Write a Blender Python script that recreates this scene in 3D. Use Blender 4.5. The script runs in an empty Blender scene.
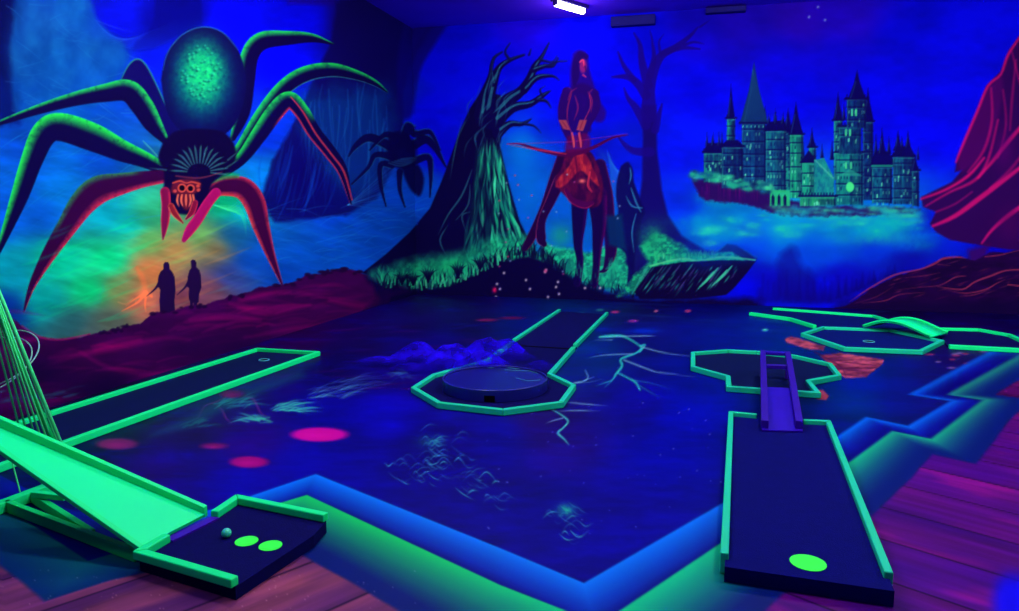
import math, random
import numpy as np
# ---------------------------------------------------------------- camera / projection
F = 720.0; CX, CY = 509.5, 305.5
YAW = math.radians(15.0); PITCH = math.radians(7.95); CAMZ = 1.6
_s, _c, _sp, _cp = math.sin(YAW), math.cos(YAW), math.sin(PITCH), math.cos(PITCH)
FW = np.array([-_s*_cp, _c*_cp, -_sp]); RT = np.array([_c, _s, 0.0]); UP = np.array([-_s*_sp, _c*_sp, _cp])
EYE = np.array([0.0, 0.0, CAMZ])
def ray(px, py): return FW + RT*((px-CX)/F) + UP*((CY-py)/F)
def G(px, py, z=0.0):
    d = ray(px, py); t = (z-CAMZ)/d[2]; return EYE + d*t
def on_y(px, py, y0):
    d = ray(px, py); return EYE + d*(y0/d[1])
def on_x(px, py, x0):
    d = ray(px, py); return EYE + d*(x0/d[0])
def project(P):
    Q = P-EYE; w = Q@FW
    return CX+F*(Q@RT)/w, CY-F*(Q@UP)/w

# ---------------------------------------------------------------- paint tools (mural paint evaluated at mesh vertices)
def _hash(ix, iy, seed):
    h = (ix*374761393 + iy*668265263 + seed*1442695041) & 0xffffffff
    h = ((h ^ (h >> 13))*1274126177) & 0xffffffff
    return ((h ^ (h >> 16)) & 0xffff)/65535.0
def vnoise(x, y, seed=0):
    ix = np.floor(x).astype(np.int64); iy = np.floor(y).astype(np.int64)
    fx = x-ix; fy = y-iy; fx = fx*fx*(3-2*fx); fy = fy*fy*(3-2*fy)
    a = _hash(ix, iy, seed); b = _hash(ix+1, iy, seed); c = _hash(ix, iy+1, seed); d = _hash(ix+1, iy+1, seed)
    return (a*(1-fx)+b*fx)*(1-fy)+(c*(1-fx)+d*fx)*fy
def fbm(x, y, seed=0, o=3):
    r = 0; a = .5; t = 0
    for i in range(o):
        r = r+a*vnoise(x, y, seed+i*7); t += a; a *= .55; x = x*2.03+3.1; y = y*2.03+1.7
    return r/t
def crom(pts, n=5):
    P = [tuple(map(float, p)) for p in pts]
    if len(P) < 3: return P
    k = len(P[0]); out = []
    Q = [P[0]]+P+[P[-1]]
    for i in range(1, len(Q)-2):
        for j in range(n):
            t = j/n
            out.append(tuple(.5*((2*Q[i][a])+(-Q[i-1][a]+Q[i+1][a])*t+(2*Q[i-1][a]-5*Q[i][a]+4*Q[i+1][a]-Q[i+2][a])*t*t+(-Q[i-1][a]+3*Q[i][a]-3*Q[i+1][a]+Q[i+2][a])*t**3) for a in range(k)))
    out.append(P[-1]); return out
def col(c): return np.array(c, float)/255.0
class Canvas:
    def __init__(s, X, Y):
        s.X = X; s.Y = Y; s.C = np.zeros((len(X), 3)); 
        o = np.argsort(X, kind='stable'); s.o = o; s.xs = X[o]; s.ys = Y[o]
    def box(s, x0, y0, x1, y1):
        a = np.searchsorted(s.xs, x0); b = np.searchsorted(s.xs, x1)
        y = s.ys[a:b]; m = (y > y0) & (y < y1)
        return s.o[a:b][m]
    def mix(s, idx, c, a):
        a = np.clip(a, 0, 1)
        if np.ndim(a): a = a[:, None]
        s.C[idx] = s.C[idx]*(1-a)+c*a
    def field(s, cps, sig, idx=None):
        X, Y = s.X, s.Y
        W = np.zeros(len(X)); A = np.zeros((len(X), 3))
        for p in cps:
            w = 1.0/(((X-p[0])**2+((Y-p[1])*1.25)**2+sig*sig)**2)
            W += w; A += w[:, None]*col(p[2:5])
        s.C = A/W[:, None]
    def sdf(s, idx, P):
        x, y = s.X[idx], s.Y[idx]; d = np.full(len(x), 1e18); ins = np.zeros(len(x), bool)
        n = len(P)
        for i in range(n):
            ax, ay = P[i][:2]; bx, by = P[(i+1) % n][:2]
            ex, ey = bx-ax, by-ay; L = ex*ex+ey*ey+1e-12
            t = np.clip(((x-ax)*ex+(y-ay)*ey)/L, 0, 1)
            d = np.minimum(d, (x-ax-t*ex)**2+(y-ay-t*ey)**2)
            if ay != by:
                c = ((ay > y) != (by > y)) & (x < (bx-ax)*(y-ay)/(by-ay)+ax)
                ins ^= c
        d = np.sqrt(d); return np.where(ins, -d, d)
    def poly(s, P, c, a=1.0, soft=1.0, smooth=False, noise=0, ns=12, tex=None, seed=0, fade=None):
        if smooth: P = crom(list(P)+[P[0]], 4)[:-1]
        xs = [p[0] for p in P]; ys = [p[1] for p in P]; m = soft+noise+1
        idx = s.box(min(xs)-m, min(ys)-m, max(xs)+m, max(ys)+m)
        if not len(idx): return
        d = s.sdf(idx, P)
        if noise: d = d+(fbm(s.X[idx]/ns, s.Y[idx]/ns, seed)-.5)*2*noise
        al = np.clip(.5-d/soft, 0, 1)*a
        if fade:                       # fade=(x0,y0,x1,y1): alpha 1 -> 0 along the line
            fx, fy = fade[2]-fade[0], fade[3]-fade[1]
            al = al*np.clip(1-((s.X[idx]-fade[0])*fx+(s.Y[idx]-fade[1])*fy)/(fx*fx+fy*fy), 0, 1)
        cc = col(c)
        if tex: 
            n = fbm(s.X[idx]/tex[0], s.Y[idx]/tex[1], seed+5)[:, None]
            n = np.clip((n-.5)*tex[3]+.5, 0, 1)
            cc = cc*(1-n)+col(tex[2])*n
        s.mix(idx, cc, al)
    def seg(s, P, wmax):
        xs = [p[0] for p in P]; ys = [p[1] for p in P]; m = wmax+1.5
        idx = s.box(min(xs)-m, min(ys)-m, max(xs)+m, max(ys)+m)
        x, y = s.X[idx], s.Y[idx]; best = np.full(len(x), 1e18); W = np.zeros(len(x)); S = np.ones(len(x)); T = np.zeros(len(x))
        N = len(P)-1
        for i in range(N):
            ax, ay, aw = P[i]; bx, by, bw = P[i+1]
            ex, ey = bx-ax, by-ay; L = ex*ex+ey*ey+1e-12
            t = np.clip(((x-ax)*ex+(y-ay)*ey)/L, 0, 1)
            d2 = (x-ax-t*ex)**2+(y-ay-t*ey)**2
            m_ = d2 < best
            best = np.where(m_, d2, best); W = np.where(m_, aw+(bw-aw)*t, W); T = np.where(m_, (i+t)/N, T)
            S = np.where(m_, np.sign(ex*(y-ay)-ey*(x-ax)), S)
        return idx, np.sqrt(best), W, S, T
    def line(s, P, c, a=1.0, w=1.0, soft=1.0, smooth=True, c2=None):
        P = [(p[0], p[1], p[2] if len(p) > 2 else w) for p in P]
        if smooth: P = crom(P, 4)
        idx, d, W, S, T = s.seg(P, max(p[2] for p in P)+soft)
        if not len(idx): return
        W = np.maximum(W, .05); al = np.clip((W-d)/soft+.5, 0, 1)*np.clip(W*1.6, 0, 1)
        cc = col(c)
        if c2 is not None: cc = cc*(1-T[:, None])+col(c2)*T[:, None]
        s.mix(idx, cc, al*a)
    def limb(s, P, base, L=None, R=None, a=1.0, lw=.55, rw=.4, soft=1.2, tex=.5, lt=(0, 1), rt=(0, 1), seed=3, L2=None, R2=None):
        """tapering limb; L colours the side left of the path direction (screen), R the other"""
        P = crom(P, 6); idx, d, W, S, T = s.seg(P, max(p[2] for p in P)+soft)
        if not len(idx): return
        W = np.maximum(W, .3); u = np.clip(d/W, 0, 1)*S
        c = np.tile(col(base), (len(idx), 1))
        n = fbm(s.X[idx]/4, s.Y[idx]/4, seed)
        for cc, c2, sg, ww, tt in ((L, L2, -1, lw, lt), (R, R2, 1, rw, rt)):
            if cc is None: continue
            k = np.clip((u*sg-(1-ww))/ww, 0, 1)**.8
            k = k*np.clip(1-tex+tex*2*n, 0, 1)*np.clip((T-tt[0])/.06+.5, 0, 1)*np.clip((tt[1]-T)/.06+.5, 0, 1)
            q = col(cc) if c2 is None else col(cc)*(1-T[:, None])+col(c2)*T[:, None]
            c = c*(1-k[:, None])+q*k[:, None]
        s.mix(idx, c, np.clip((W-d)/soft+.5, 0, 1)*a)
    def blob(s, cx, cy, rx, ry, c, a=1.0, p=1.0, ang=0, noise=0, ns=8, seed=0):
        R = max(rx, ry)*2.2; idx = s.box(cx-R, cy-R, cx+R, cy+R)
        if not len(idx): return
        ca, sa = math.cos(ang), math.sin(ang); x = s.X[idx]-cx; y = s.Y[idx]-cy
        u = (x*ca+y*sa)/rx; v = (-x*sa+y*ca)/ry; r = u*u+v*v
        al = np.exp(-r**p)*a
        if noise: al = al*np.clip(1-noise+2*noise*fbm(s.X[idx]/ns, s.Y[idx]/ns, seed), 0, 1.5)
        s.mix(idx, col(c), al)
    def ell(s, cx, cy, rx, ry, c, a=1.0, soft=1.0, ang=0, tex=None, seed=0):
        R = max(rx, ry)+soft+1; idx = s.box(cx-R, cy-R, cx+R, cy+R)
        if not len(idx): return
        ca, sa = math.cos(ang), math.sin(ang); x = s.X[idx]-cx; y = s.Y[idx]-cy
        u = (x*ca+y*sa)/rx; v = (-x*sa+y*ca)/ry; r = np.sqrt(u*u+v*v)
        cc = col(c)
        if tex:
            n = np.clip((fbm(s.X[idx]/tex[0], s.Y[idx]/tex[0], seed)-.5)*3+.5, 0, 1)[:, None]; cc = cc*(1-n)+col(tex[1])*n
        s.mix(idx, cc, np.clip((1-r)*min(rx, ry)/soft+.5, 0, 1)*a)
    def grass(s, pts, n, h, c, a=.8, w=.7, lean=4, seed=1, jit=3):
        rd = random.Random(seed); P = crom(pts, 6)
        for _ in range(n):
            i = rd.random()*(len(P)-1); k = int(i); f = i-k
            x = P[k][0]*(1-f)+P[k+1][0]*f+rd.uniform(-1, 1); y = P[k][1]*(1-f)+P[k+1][1]*f+rd.uniform(-jit, jit)
            hh = h*rd.uniform(.5, 1.1); l = rd.uniform(-lean, lean)
            cc = c[rd.randrange(len(c))] if isinstance(c, list) else c
            s.line([(x, y, w), (x+l*.3, y-hh*.6, w*.8), (x+l, y-hh, .15)], cc, a*rd.uniform(.6, 1))

# ---------------------------------------------------------------- the wall mural
SKY = [(0,20,0,10,90),(20,60,0,25,120),(0,105,0,60,210),(45,25,5,35,140),(60,70,0,55,170),(90,90,0,55,175),(100,55,0,45,150),(75,10,0,20,150),
 (100,15,0,5,220),(120,25,0,5,225),(125,70,0,60,200),(60,110,0,75,190),(30,150,0,60,190),(20,180,0,80,205),(60,160,0,85,205),(100,160,0,60,185),
 (150,60,0,10,220),(160,20,0,0,150),(185,10,0,0,150),(230,20,0,0,255),(300,20,0,0,240),(280,60,0,0,255),(265,130,0,40,220),
 (0,215,0,75,215),(10,270,0,150,190),(5,310,0,40,150),(40,215,0,80,210),(60,190,0,100,210),(110,215,0,150,190),(60,260,0,190,160),(90,290,0,195,130),(45,300,0,150,160),(75,325,30,90,110),
 (110,260,0,200,140),(130,225,0,180,180),(150,215,40,170,130),(150,240,90,160,90),(120,290,120,140,90),(140,300,190,90,80),(150,270,200,110,70),(175,250,170,125,80),(200,235,90,150,90),(215,250,130,110,80),
 (210,290,110,60,90),(180,300,110,50,80),(110,320,80,90,90),(90,332,70,90,100),(230,275,40,60,150),(235,235,10,90,170),(245,215,0,160,190),(225,205,0,150,110),(250,260,0,70,200),
 (265,240,0,80,210),(300,250,0,75,205),(340,245,0,70,200),(285,275,0,60,185),(380,240,0,60,185),(270,180,0,110,225),(330,210,0,55,190),
 (300,180,5,0,110),(350,160,0,50,170),(350,120,0,55,160),(370,60,5,0,95),(355,20,8,0,95),(390,100,0,40,150),(400,30,8,0,120),
 (440,60,0,0,245),(430,110,0,0,250),(460,30,0,0,225),(480,60,0,0,250),(520,20,20,0,220),(420,190,0,60,195),(440,150,0,0,235),
 (520,150,0,70,215),(540,190,0,80,220),(530,120,0,15,245),(560,210,0,80,215),(590,100,0,0,235),(590,30,0,0,245),(620,90,0,0,240),(560,90,0,0,240),(610,60,0,0,225),
 (620,150,0,15,215),(590,230,0,80,200),(640,40,0,0,225),(700,90,0,0,240),(700,30,10,0,205),(740,20,20,0,200),(800,20,30,0,190),(780,60,5,0,215),(850,20,25,0,200),(900,40,0,0,225),(870,80,0,0,225),
 (940,20,0,0,240),(1010,15,0,0,235),(960,80,0,0,240),(990,40,0,0,235),(680,150,0,10,240),(685,200,0,30,225),(900,120,0,0,235),(940,130,0,0,240),(800,90,0,0,230),(840,60,5,0,215),
 (760,240,0,60,225),(720,228,0,90,215),(780,238,0,120,215),(830,236,0,120,215),(880,230,0,110,215),(800,258,0,50,225),(720,215,0,90,200),(790,225,0,130,195),(850,225,0,100,210),(900,215,0,90,210),(830,250,0,60,225),(880,245,0,25,225),(930,225,0,10,210),
 (770,280,5,0,190),(750,290,0,0,220),(820,290,0,0,215),(860,285,5,0,180),(840,275,5,0,195),(1010,240,0,0,200),(900,260,5,0,160),(740,262,0,0,200)]

def tree_branches(k, L, c, a, hl=None):
    for br in L:
        k.line(br, c, a, soft=1.2)
        if hl: k.line([(p[0]+p[2]*.4, p[1]-p[2]*.5, max(.25, p[2]*.22)) for p in br], hl, .55)

def paint_wall(X, Y):
    k = Canvas(X, Y); k.field(SKY, 14)
    rd = random.Random(5)
    # brushy cloud texture
    n = fbm(X/46, Y/22, 1, 4)-.5; k.C *= (1+.34*n)[:, None]
    n2 = fbm((X+Y*.6)/34, (Y-X*.25)/7, 9, 3)-.5
    m = np.clip((430-X)/60, 0, 1)*np.clip((Y-60)/60, 0, 1); k.C *= (1+.3*n2*m)[:, None]
    # rock wall with webs, upper left
    k.poly([(-200,-200),(2,-30),(12,40),(14,80),(20,120),(-5,125),(-200,125)], (0,0,75), .75, 10, True, noise=5)
    k.poly([(75,-10),(100,22),(118,35),(128,50),(128,70),(118,80),(88,60),(60,-10)], (0,45,150), .35, 6, True)
    for i in range(46):
        x = rd.uniform(5, 130); y = rd.uniform(0, 120); l = rd.uniform(12, 45); g = rd.uniform(-.5, .9)
        k.line([(x,y,.5),(x+l*.5,y+l*g*.5+rd.uniform(-3,3),.5),(x+l,y+l*g,.2)], (50,130,215), rd.uniform(.15,.45))
    for i in range(14):
        x = rd.uniform(12, 95); y = rd.uniform(5, 90)
        k.blob(x, y, rd.uniform(5,14), rd.uniform(10,30), (10,100,200), rd.uniform(.15,.35), noise=.5, seed=i)
    for q in range(9): k.line([(95+q*2,20+q*3,.5),(120+q*2,45-q,.5),(150,48-q*2,.5),(178,36-q*2,.3)], (30,90,235), .28)
    # pale rock face
    k.poly([(14,-10),(80,-10),(100,24),(122,45),(126,60),(114,80),(104,100),(60,112),(18,118),(12,70)], (0,66,160), .55, 6, True, noise=3, tex=(14,20,(10,95,190),2.2))
    # dim trunk behind the spider
    k.poly([(155,-10),(152,25),(132,48),(150,50),(170,40),(195,28),(202,20),(196,-10)], (0,0,120), .8, 4, True, fade=(160,0,160,90))
    # dark broad trunk
    k.poly([(285,-10),(288,4),(336,6),(334,-10)], (18,0,130), .6, 4)
    k.poly([(336,3),(385,-8),(420,-30),(445,-30),(414,25),(402,90),(404,130),(392,170),(376,200),(345,215),(275,222),(262,200),(272,160),(290,130),(312,85),(330,45)], (6,0,84), .85, 4, noise=2)
    k.poly([(420,-30),(480,-30),(437,20),(412,60),(400,100),(398,60),(405,20)], (8,0,120), .8, 5, True)
    k.line([(404,110,9),(412,70,8),(428,40,8),(446,12,8),(462,-20,9)], (8,0,110), .75, soft=5)
    k.poly([(300,95),(370,88),(392,110),(388,165),(370,200),(340,190),(310,140)], (0,55,150), .55, 24, True, noise=8)
    for i in range(40):
        x = rd.uniform(300, 392); y = rd.uniform(80, 150)
        k.line([(x,y,.6),(x-rd.uniform(-2,6),y+rd.uniform(20,50),.8),(x-rd.uniform(-6,14),y+rd.uniform(55,75),.2)], (15,95,195), rd.uniform(.1,.35))
    k.poly([(260,215),(275,165),(300,135),(322,170),(352,200),(330,212),(290,222)], (3,0,110), .55, 10, True)
    for i in range(26):
        x = rd.uniform(262, 340); y = rd.uniform(140, 175)
        k.line([(x,y,.5),(x-6,y+25,1.2),(x-rd.uniform(0,22),y+50,.2)], (5,60,190), rd.uniform(.1,.3))
    # web haze
    for i in range(90):
        x = rd.uniform(245, 430); y = rd.uniform(205, 265); l = rd.uniform(15, 60); g = rd.uniform(-.5, .45)
        k.line([(x,y,.5),(x+l*.5,y+l*g*.4-3,.5),(x+l,y+l*g,.2)], (30,125,225), rd.uniform(.08,.3))
    for i in range(22):
        a = rd.uniform(-.2, 1.1); k.line([(348,205,.4),(348+70*math.cos(a),205-50*math.sin(a),.3)], (40,120,220), .25, smooth=False)
    for i in range(60):
        x = rd.uniform(-10, 130); y = rd.uniform(140, 250); l = rd.uniform(15, 55); g = rd.uniform(-.8, .0)
        k.line([(x,y,.5),(x+l*.5,y+l*g*.5-2,.6),(x+l,y+l*g,.2)], (20,130,225), rd.uniform(.08,.3))
    # small spider
    D = (4,0,70); H = (20,80,140)
    for P in ([(392,148,5),(370,138,4.5),(356,146,3),(349,156,1)], [(394,158,4),(376,155,3),(368,168,2),(352,184,1)], [(392,166,3),(381,165,3),(381,185,2.2),(386,206,.8)],
              [(400,172,3.5),(400,190,2.2),(405,207,.8)], [(412,162,4),(428,157,3.5),(431,172,2.5),(430,197,.8)], [(410,148,5),(424,139,5),(434,146,3.5),(446,167,1)],
              [(404,140,5),(408,126,4.5),(416,134,4),(430,132,2.5),(440,150,1)], [(398,140,5),(385,135,3),(370,150,1)]):
        k.limb(P, D, H, None, lw=.35, a=.92)
    k.ell(402,152,15,17,D,.95,3); k.ell(399,140,11,9,D,.9,3); k.poly([(401,165),(416,163),(424,178),(420,196),(411,190),(405,178)], D, .95, 3, True)
    for t in range(5): k.line([(389+t*3,163-t,.7),(400+t*3,166-t*2,.8),(412+t,163-t,.4)], (30,90,150), .45)
    # ---------------- big spider
    B = (6,0,66); GR = (18,170,78); TE = (20,120,150); RE = (185,36,84)
    k.poly([(121,80),(128,66),(137,59),(146,65),(158,88),(168,110),(181,132),(190,150),(165,145),(150,115),(140,95),(130,84)], (8,0,88), .95, 1.5, True)
    k.line([(121,80,.5),(128,66,.7),(137,59,.8),(146,65,.8),(158,88,.7),(168,110,.7),(181,132,.5)], (30,115,140), .8)
    k.limb([(233,138,3),(242,112,8),(246,80,9),(250,55,9),(262,41,9),(288,38,7),(312,38,4.5),(333,44,.8)], B, (28,205,100), None, lw=.75)
    k.limb([(222,172,5),(240,150,6),(262,116,8),(284,88,8),(306,74,8),(332,70,7),(356,75,5),(375,83,3),(387,92,.8)], B, (24,205,95), (40,120,150), lw=.85, rw=.18)
    k.limb([(215,178,4),(240,160,6),(258,136,8),(275,112,9),(289,100,8.5),(302,112,7.5),(314,132,7),(330,152,6.5),(343,172,5),(351,204,.8)], B, (24,200,90), (190,40,80), lw=.85, rw=.3, lt=(0,.6), rt=(.3,1))
    k.line([(291,97,.6),(303,112,.8),(316,134,.9),(332,155,.9),(344,172,1),(352,200,.6)], (200,50,80), .7)
    k.limb([(-8,126,1.5),(8,120,3),(40,109,5),(75,99,7),(105,93,9),(128,91,11),(142,106,11),(153,124,9),(167,143,3)], B, (28,200,95), None, lw=.7, tex=.5)
    k.limb([(-6,262,1.5),(6,232,5),(20,195,9),(32,160,11),(44,134,13),(60,127,14),(92,137,14),(120,150,11),(145,160,8),(170,172,5)], B, (30,225,85), None, lw=.85, tex=.5)
    k.line([(143,141,.6),(152,150,.7),(163,163,.5)], (60,150,160), .7)
    k.limb([(24,311,.8),(32,286,3.5),(48,256,7),(66,228,10),(82,204,13),(98,190,14),(120,184,11),(145,179,8),(175,175,6)], (42,0,64), (40,110,80), RE, lw=.5, rw=.6, lt=(.35,.85), tex=.7)
    k.limb([(206,196,4),(222,187,9),(242,188,11),(254,202,11),(261,226,8.5),(271,256,4.5),(283,287,.7)], (50,0,62), (175,36,78), (205,55,80), lw=.45, rw=.55, tex=.6)
    k.line([(213,182,1),(226,176,3),(238,176,2)], (20,150,80), .6, soft=2)
    k.poly([(161,80),(166,55),(180,36),(200,27),(222,32),(238,50),(246,78),(243,105),(232,128),(215,138),(188,136),(168,115)], (6,0,78), 1, 1.5, True)
    k.line([(163,70,.5),(168,52,.6),(182,35,.7),(202,27,.7),(222,32,.7),(238,50,.5)], (30,90,180), .6)
    k.blob(203,84,32,38,(0,60,130),.55,1.5,noise=.5,ns=5)
    k.blob(201,76,26,36,(0,130,120),.75,1.6,noise=.5,ns=3.2,seed=3)
    k.blob(203,74,18,26,(20,200,130),.75,1.4,noise=.75,ns=2.6,seed=8)
    for i in range(70):
        a = rd.uniform(0, 6.28); r = rd.uniform(.1, 1)**.7; x = 201+22*r*math.cos(a); y = 76+30*r*math.sin(a)
        k.blob(x, y, 1.4, 1.2, (0,50,80), .45); k.blob(x+1.5, y-1.5, 1.2, 1, (60,245,190), .35)
    k.poly([(164,140),(180,130),(216,130),(232,140),(236,158),(226,172),(212,184),(205,205),(196,214),(172,212),(164,196),(164,172),(158,158)], (7,0,58), 1, 2.5, True)
    for i in range(15):
        a = math.radians(-5+i*13); x = 199; y = 172
        k.line([(x+12*math.cos(a), y-10*math.sin(a)*.9, .6),(x+22*math.cos(a), y-22*math.sin(a), 1.0),(x+30*math.cos(a), y-30*math.sin(a)*.92, .2)], (50,120,140), .6)
    for p, q in (((166,170),(150,168)),((228,160),(240,150)),((226,168),(238,160))): k.line([(p[0],p[1],1),(q[0],q[1],.4)], (50,110,130), .5)
    k.line([(176,176,.8),(200,178,1),(222,172,.5)], (120,40,80), .6)
    # spider face
    OR = (205,72,72)
    k.poly([(173,182),(182,179),(199,181),(200,190),(192,196),(190,208),(184,209),(178,196),(171,192)], (120,20,50), .7, 3, True)
    for ex, ey, r in ((182,188,4.4),(190.5,188.5,4.2)):
        k.ell(ex,ey,r,r,OR,.95); k.ell(ex,ey,r-1.5,r-1.5,(10,0,30),1)
    for ex, ey in ((175,191),(198,186),(198.5,190)): k.ell(ex,ey,1.8,1.6,OR,.8)
    k.line([(173,183,.7),(180,181,.8),(186,183,.6),(192,182,.8),(200,184,.7)], OR, .8)
    for fx, s_ in ((178,-1),(182,-1),(186,0),(190,1),(193,1)): k.line([(fx,195,.8),(fx+s_*.8,201,1),(fx-s_*1.2,207,.3)], (240,110,90), .85)
    k.limb([(165,192,5),(166,205,4.6),(165,222,4.2),(163,239,1)], (110,8,72), (200,40,86), (180,26,100), lw=.5, rw=.4)
    k.limb([(216,193,5),(208,203,5),(198,219,5.2),(190,230,5),(184,240,2.5)], (150,8,100), (190,40,86), (200,26,110), lw=.4, rw=.4)
    k.limb([(171,206,3),(175,214,3.2),(183,223,.8)], (120,20,50), (235,90,80), (240,110,90), lw=.5, rw=.4)
    k.limb([(195,203,3),(192,212,3),(186,219,1)], (110,10,60), (210,40,90), (240,80,90), lw=.5, rw=.4)
    # glow web under right leg
    for i in range(13): k.line([(214,205,.3),(228+i*1.2,208+i*1.3-i*i*.1,.6),(240+i*.5,200+i*3,.2)], (60,235,170), .35)
    # brushy glow strokes of the clearing
    for i in range(90):
        x = rd.uniform(20, 230); y = rd.uniform(225, 318); l = rd.uniform(18, 50)
        if y > 335-.1*x: continue
        c = (0,235,150) if x < 120 else ((230,140,70) if rd.random() < .6 else (120,210,110))
        if x > 205: c = (70,120,160)
        k.line([(x,y+l*.22,.4),(x+l*.5,y+2,1.3),(x+l,y-l*.16,.3)], c, rd.uniform(.06,.22), soft=2)
    k.line([(137,268,2),(143,280,3),(146,295,2)], (235,110,70), .5, soft=3)
    for P in ([(145,293,2),(138,302,1.2),(122,311,.4)], [(145,294,2),(135,299,.8),(126,306,.3)], [(146,294,1.6),(145,305,.9),(146,312,.3)], [(146,292,1.6),(152,297,.8),(150,291,.4)]):
        k.line(P, (255,120,80), .85)
    k.blob(144,293,6,6,(255,130,90),.8)
    for hx in (0,1):
        k.line([(118+hx*18,302-hx*2,.4),(126+hx*10,304,.4),(133+hx*8,298+hx*3,.3)], (250,150,110), .6)
    # two cloaked walkers in silhouette
    S = (26,4,66)
    k.poly([(163.5,264),(165,262),(168,262),(169.5,264.5),(169.8,269),(172.5,272),(174.6,277),(175.6,290),(174.6,300),(175.4,316),(160,316),(159.4,300),(160.2,290),(158.6,287.5),(157.2,286),(158.4,276),(160.5,271.5),(163.2,269.5)], S, 1, .8)
    k.line([(158.6,284,1.5),(155,289,1),(147,296,.35)], S)
    k.poly([(190.6,261),(192.5,259.5),(195,260),(196.4,262.5),(196.2,267),(199.4,270),(201,276),(201.6,287),(199.2,294),(198.8,302),(197.2,303),(197.4,314),(194.4,314),(193.8,303),(193,303),(193.2,314),(190.2,314),(190,302),(188.6,298),(188.9,288),(187,286.5),(187.6,277),(189.4,270.5),(191.2,268)], S, 1, .8)
    k.line([(188.6,282,1.4),(184.5,288,.9),(177,295,.35)], S)
    # purple hill
    top = [(-200,250),(-40,290),(0,311),(20,325),(36,336),(60,339),(80,338),(88,334),(100,333),(118,329),(140,323),(156,312),(170,313),(185,306),(205,305),(232,296),(248,293),(262,287),(290,284),(305,276),(325,272),(345,269),(362,272),(400,285),(440,296),(470,300)]
    k.poly(top+[(470,460),(-200,460)], (40,0,66), 1, 1.5, noise=2.0, ns=7, tex=(36,9,(58,0,82),1.8))
    for i in range(150):
        x = rd.uniform(-60, 420); yt = np.interp(x, [p[0] for p in top], [p[1] for p in top]); y = yt+rd.uniform(4, 75)**1.0
        l = rd.uniform(12, 55); g = rd.uniform(-.32, .1)
        c = (165,0,110) if rd.random() < .5 else (120,0,100)
        if x > 330: c = (85,0,85)
        k.line([(x,y,.6),(x+l*.5,y+l*g*.5-2,rd.uniform(.8,2.2)),(x+l,y+l*g,.3)], c, rd.uniform(.08,.32), soft=2.5)
    for P in ([(50,358,2),(95,352,3),(130,345,3),(165,338,2),(190,340,1)], [(95,350,1.5),(118,345,3),(140,340,2)], [(240,300,2),(262,295,3),(290,292,1)], [(230,304,1),(265,312,4),(310,305,1)],
              [(190,320,1),(225,316,3),(260,320,1)], [(80,352,1),(110,368,2),(150,374,2),(190,368,1)], [(140,376,1),(190,368,1.5),(230,357,1)], [(240,350,.8),(290,343,1.4),(345,338,1.2),(395,328,.5)], [(245,338,1),(285,330,2),(340,322,1)], [(330,300,2),(365,306,3),(400,300,1)]):
        k.line(P, (175,0,115), .3, soft=4)
    k.line([(22,326,.8),(40,337,1.2),(62,339.5,1.2),(90,334,.8)], (170,20,110), .5)
    for i in range(46):
        x = rd.uniform(80, 360); yt = np.interp(x, [p[0] for p in top], [p[1] for p in top]); k.ell(x, yt+rd.uniform(-1,3), rd.uniform(1.5,4), rd.uniform(1,2.2), (24,0,56), .9, 1.2)
    k.blob(105,388,50,17,(14,0,58),.85); k.blob(40,372,26,20,(14,0,56),.8); k.blob(250,345,60,10,(16,0,62),.5); k.blob(200,352,50,12,(22,0,62),.5)
    for i in range(34):
        x = rd.uniform(-30, 75); y = rd.uniform(393, 404)-max(0,x-30)*.12; k.line([(x,y,.5),(x+8,y-2,.9),(x+rd.uniform(12,26),y-rd.uniform(2,5),.2)], (30,110,140), rd.uniform(.15,.4), soft=1.5)
    # dark ground to the right of the hill, below the trees
    k.poly([(365,276),(395,284),(440,284),(470,272),(500,258),(528,252),(548,262),(568,275),(600,290),(650,298),(760,298),(770,330),(380,345),(340,330),(380,300)], (7,0,66), 1, 8, noise=3, fade=None)
    k.poly([(385,290),(430,288),(440,345),(360,345)], (40,0,74), .55, 20, noise=6)
    # ---------------- twisted tree
    k.blob(522,150,16,34,(0,110,225),.7); k.blob(528,200,14,26,(0,100,215),.5)
    k.poly([(362,273),(385,255),(410,232),(430,208),(442,180),(450,158),(460,130),(470,108),(482,90),(500,95),(512,108),(504,125),(500,145),(505,168),(512,195),(520,222),(532,246),(545,262),(520,280),(470,290),(400,286)], (5,0,62), 1, 1.5)
    T = (6,0,72); TH = (40,130,170)
    tree_branches(k, [[(484,118,9),(488,98,7),(493,82,5),(499,68,3.2),(510,60,2),(524,55,1)], [(493,84,3),(491,70,2),(494,58,1.5),(502,52,.8)], [(510,60,1.5),(505,52,1),(510,43,.5)],
        [(490,120,9),(506,102,7),(520,92,5),(529,80,4.2),(535,66,3.2),(541,58,2),(549,43,.6)], [(533,70,3),(545,66,2.2),(553,66,1.4),(558,58,.6)], [(548,66,1.5),(556,62,1),(567,61,.5)],
        [(541,60,1.5),(552,62,.8),(557,56,.4)], [(524,90,4),(536,78,3),(552,76,1.4),(559,80,.5)], [(494,122,8),(512,108,5),(530,104,3.4),(542,96,2.4),(550,91,.7)], [(536,100,2),(546,101,1.4),(551,108,.4)], [(543,96,1.5),(540,90,.8),(545,86,.3)],
        [(498,132,6),(510,124,3.4),(522,124,2.2),(531,119,.7)], [(524,124,1.4),(534,126,1),(541,133,.4)], [(529,55,1),(531,49,.4)], [(480,115,6),(483,96,4),(489,78,2),(492,62,.6)]], T, 1, TH)
    k.poly([(478,150),(500,150),(506,180),(516,215),(534,255),(466,262),(470,220),(476,180)], (6,60,80), .6, 7)
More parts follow.
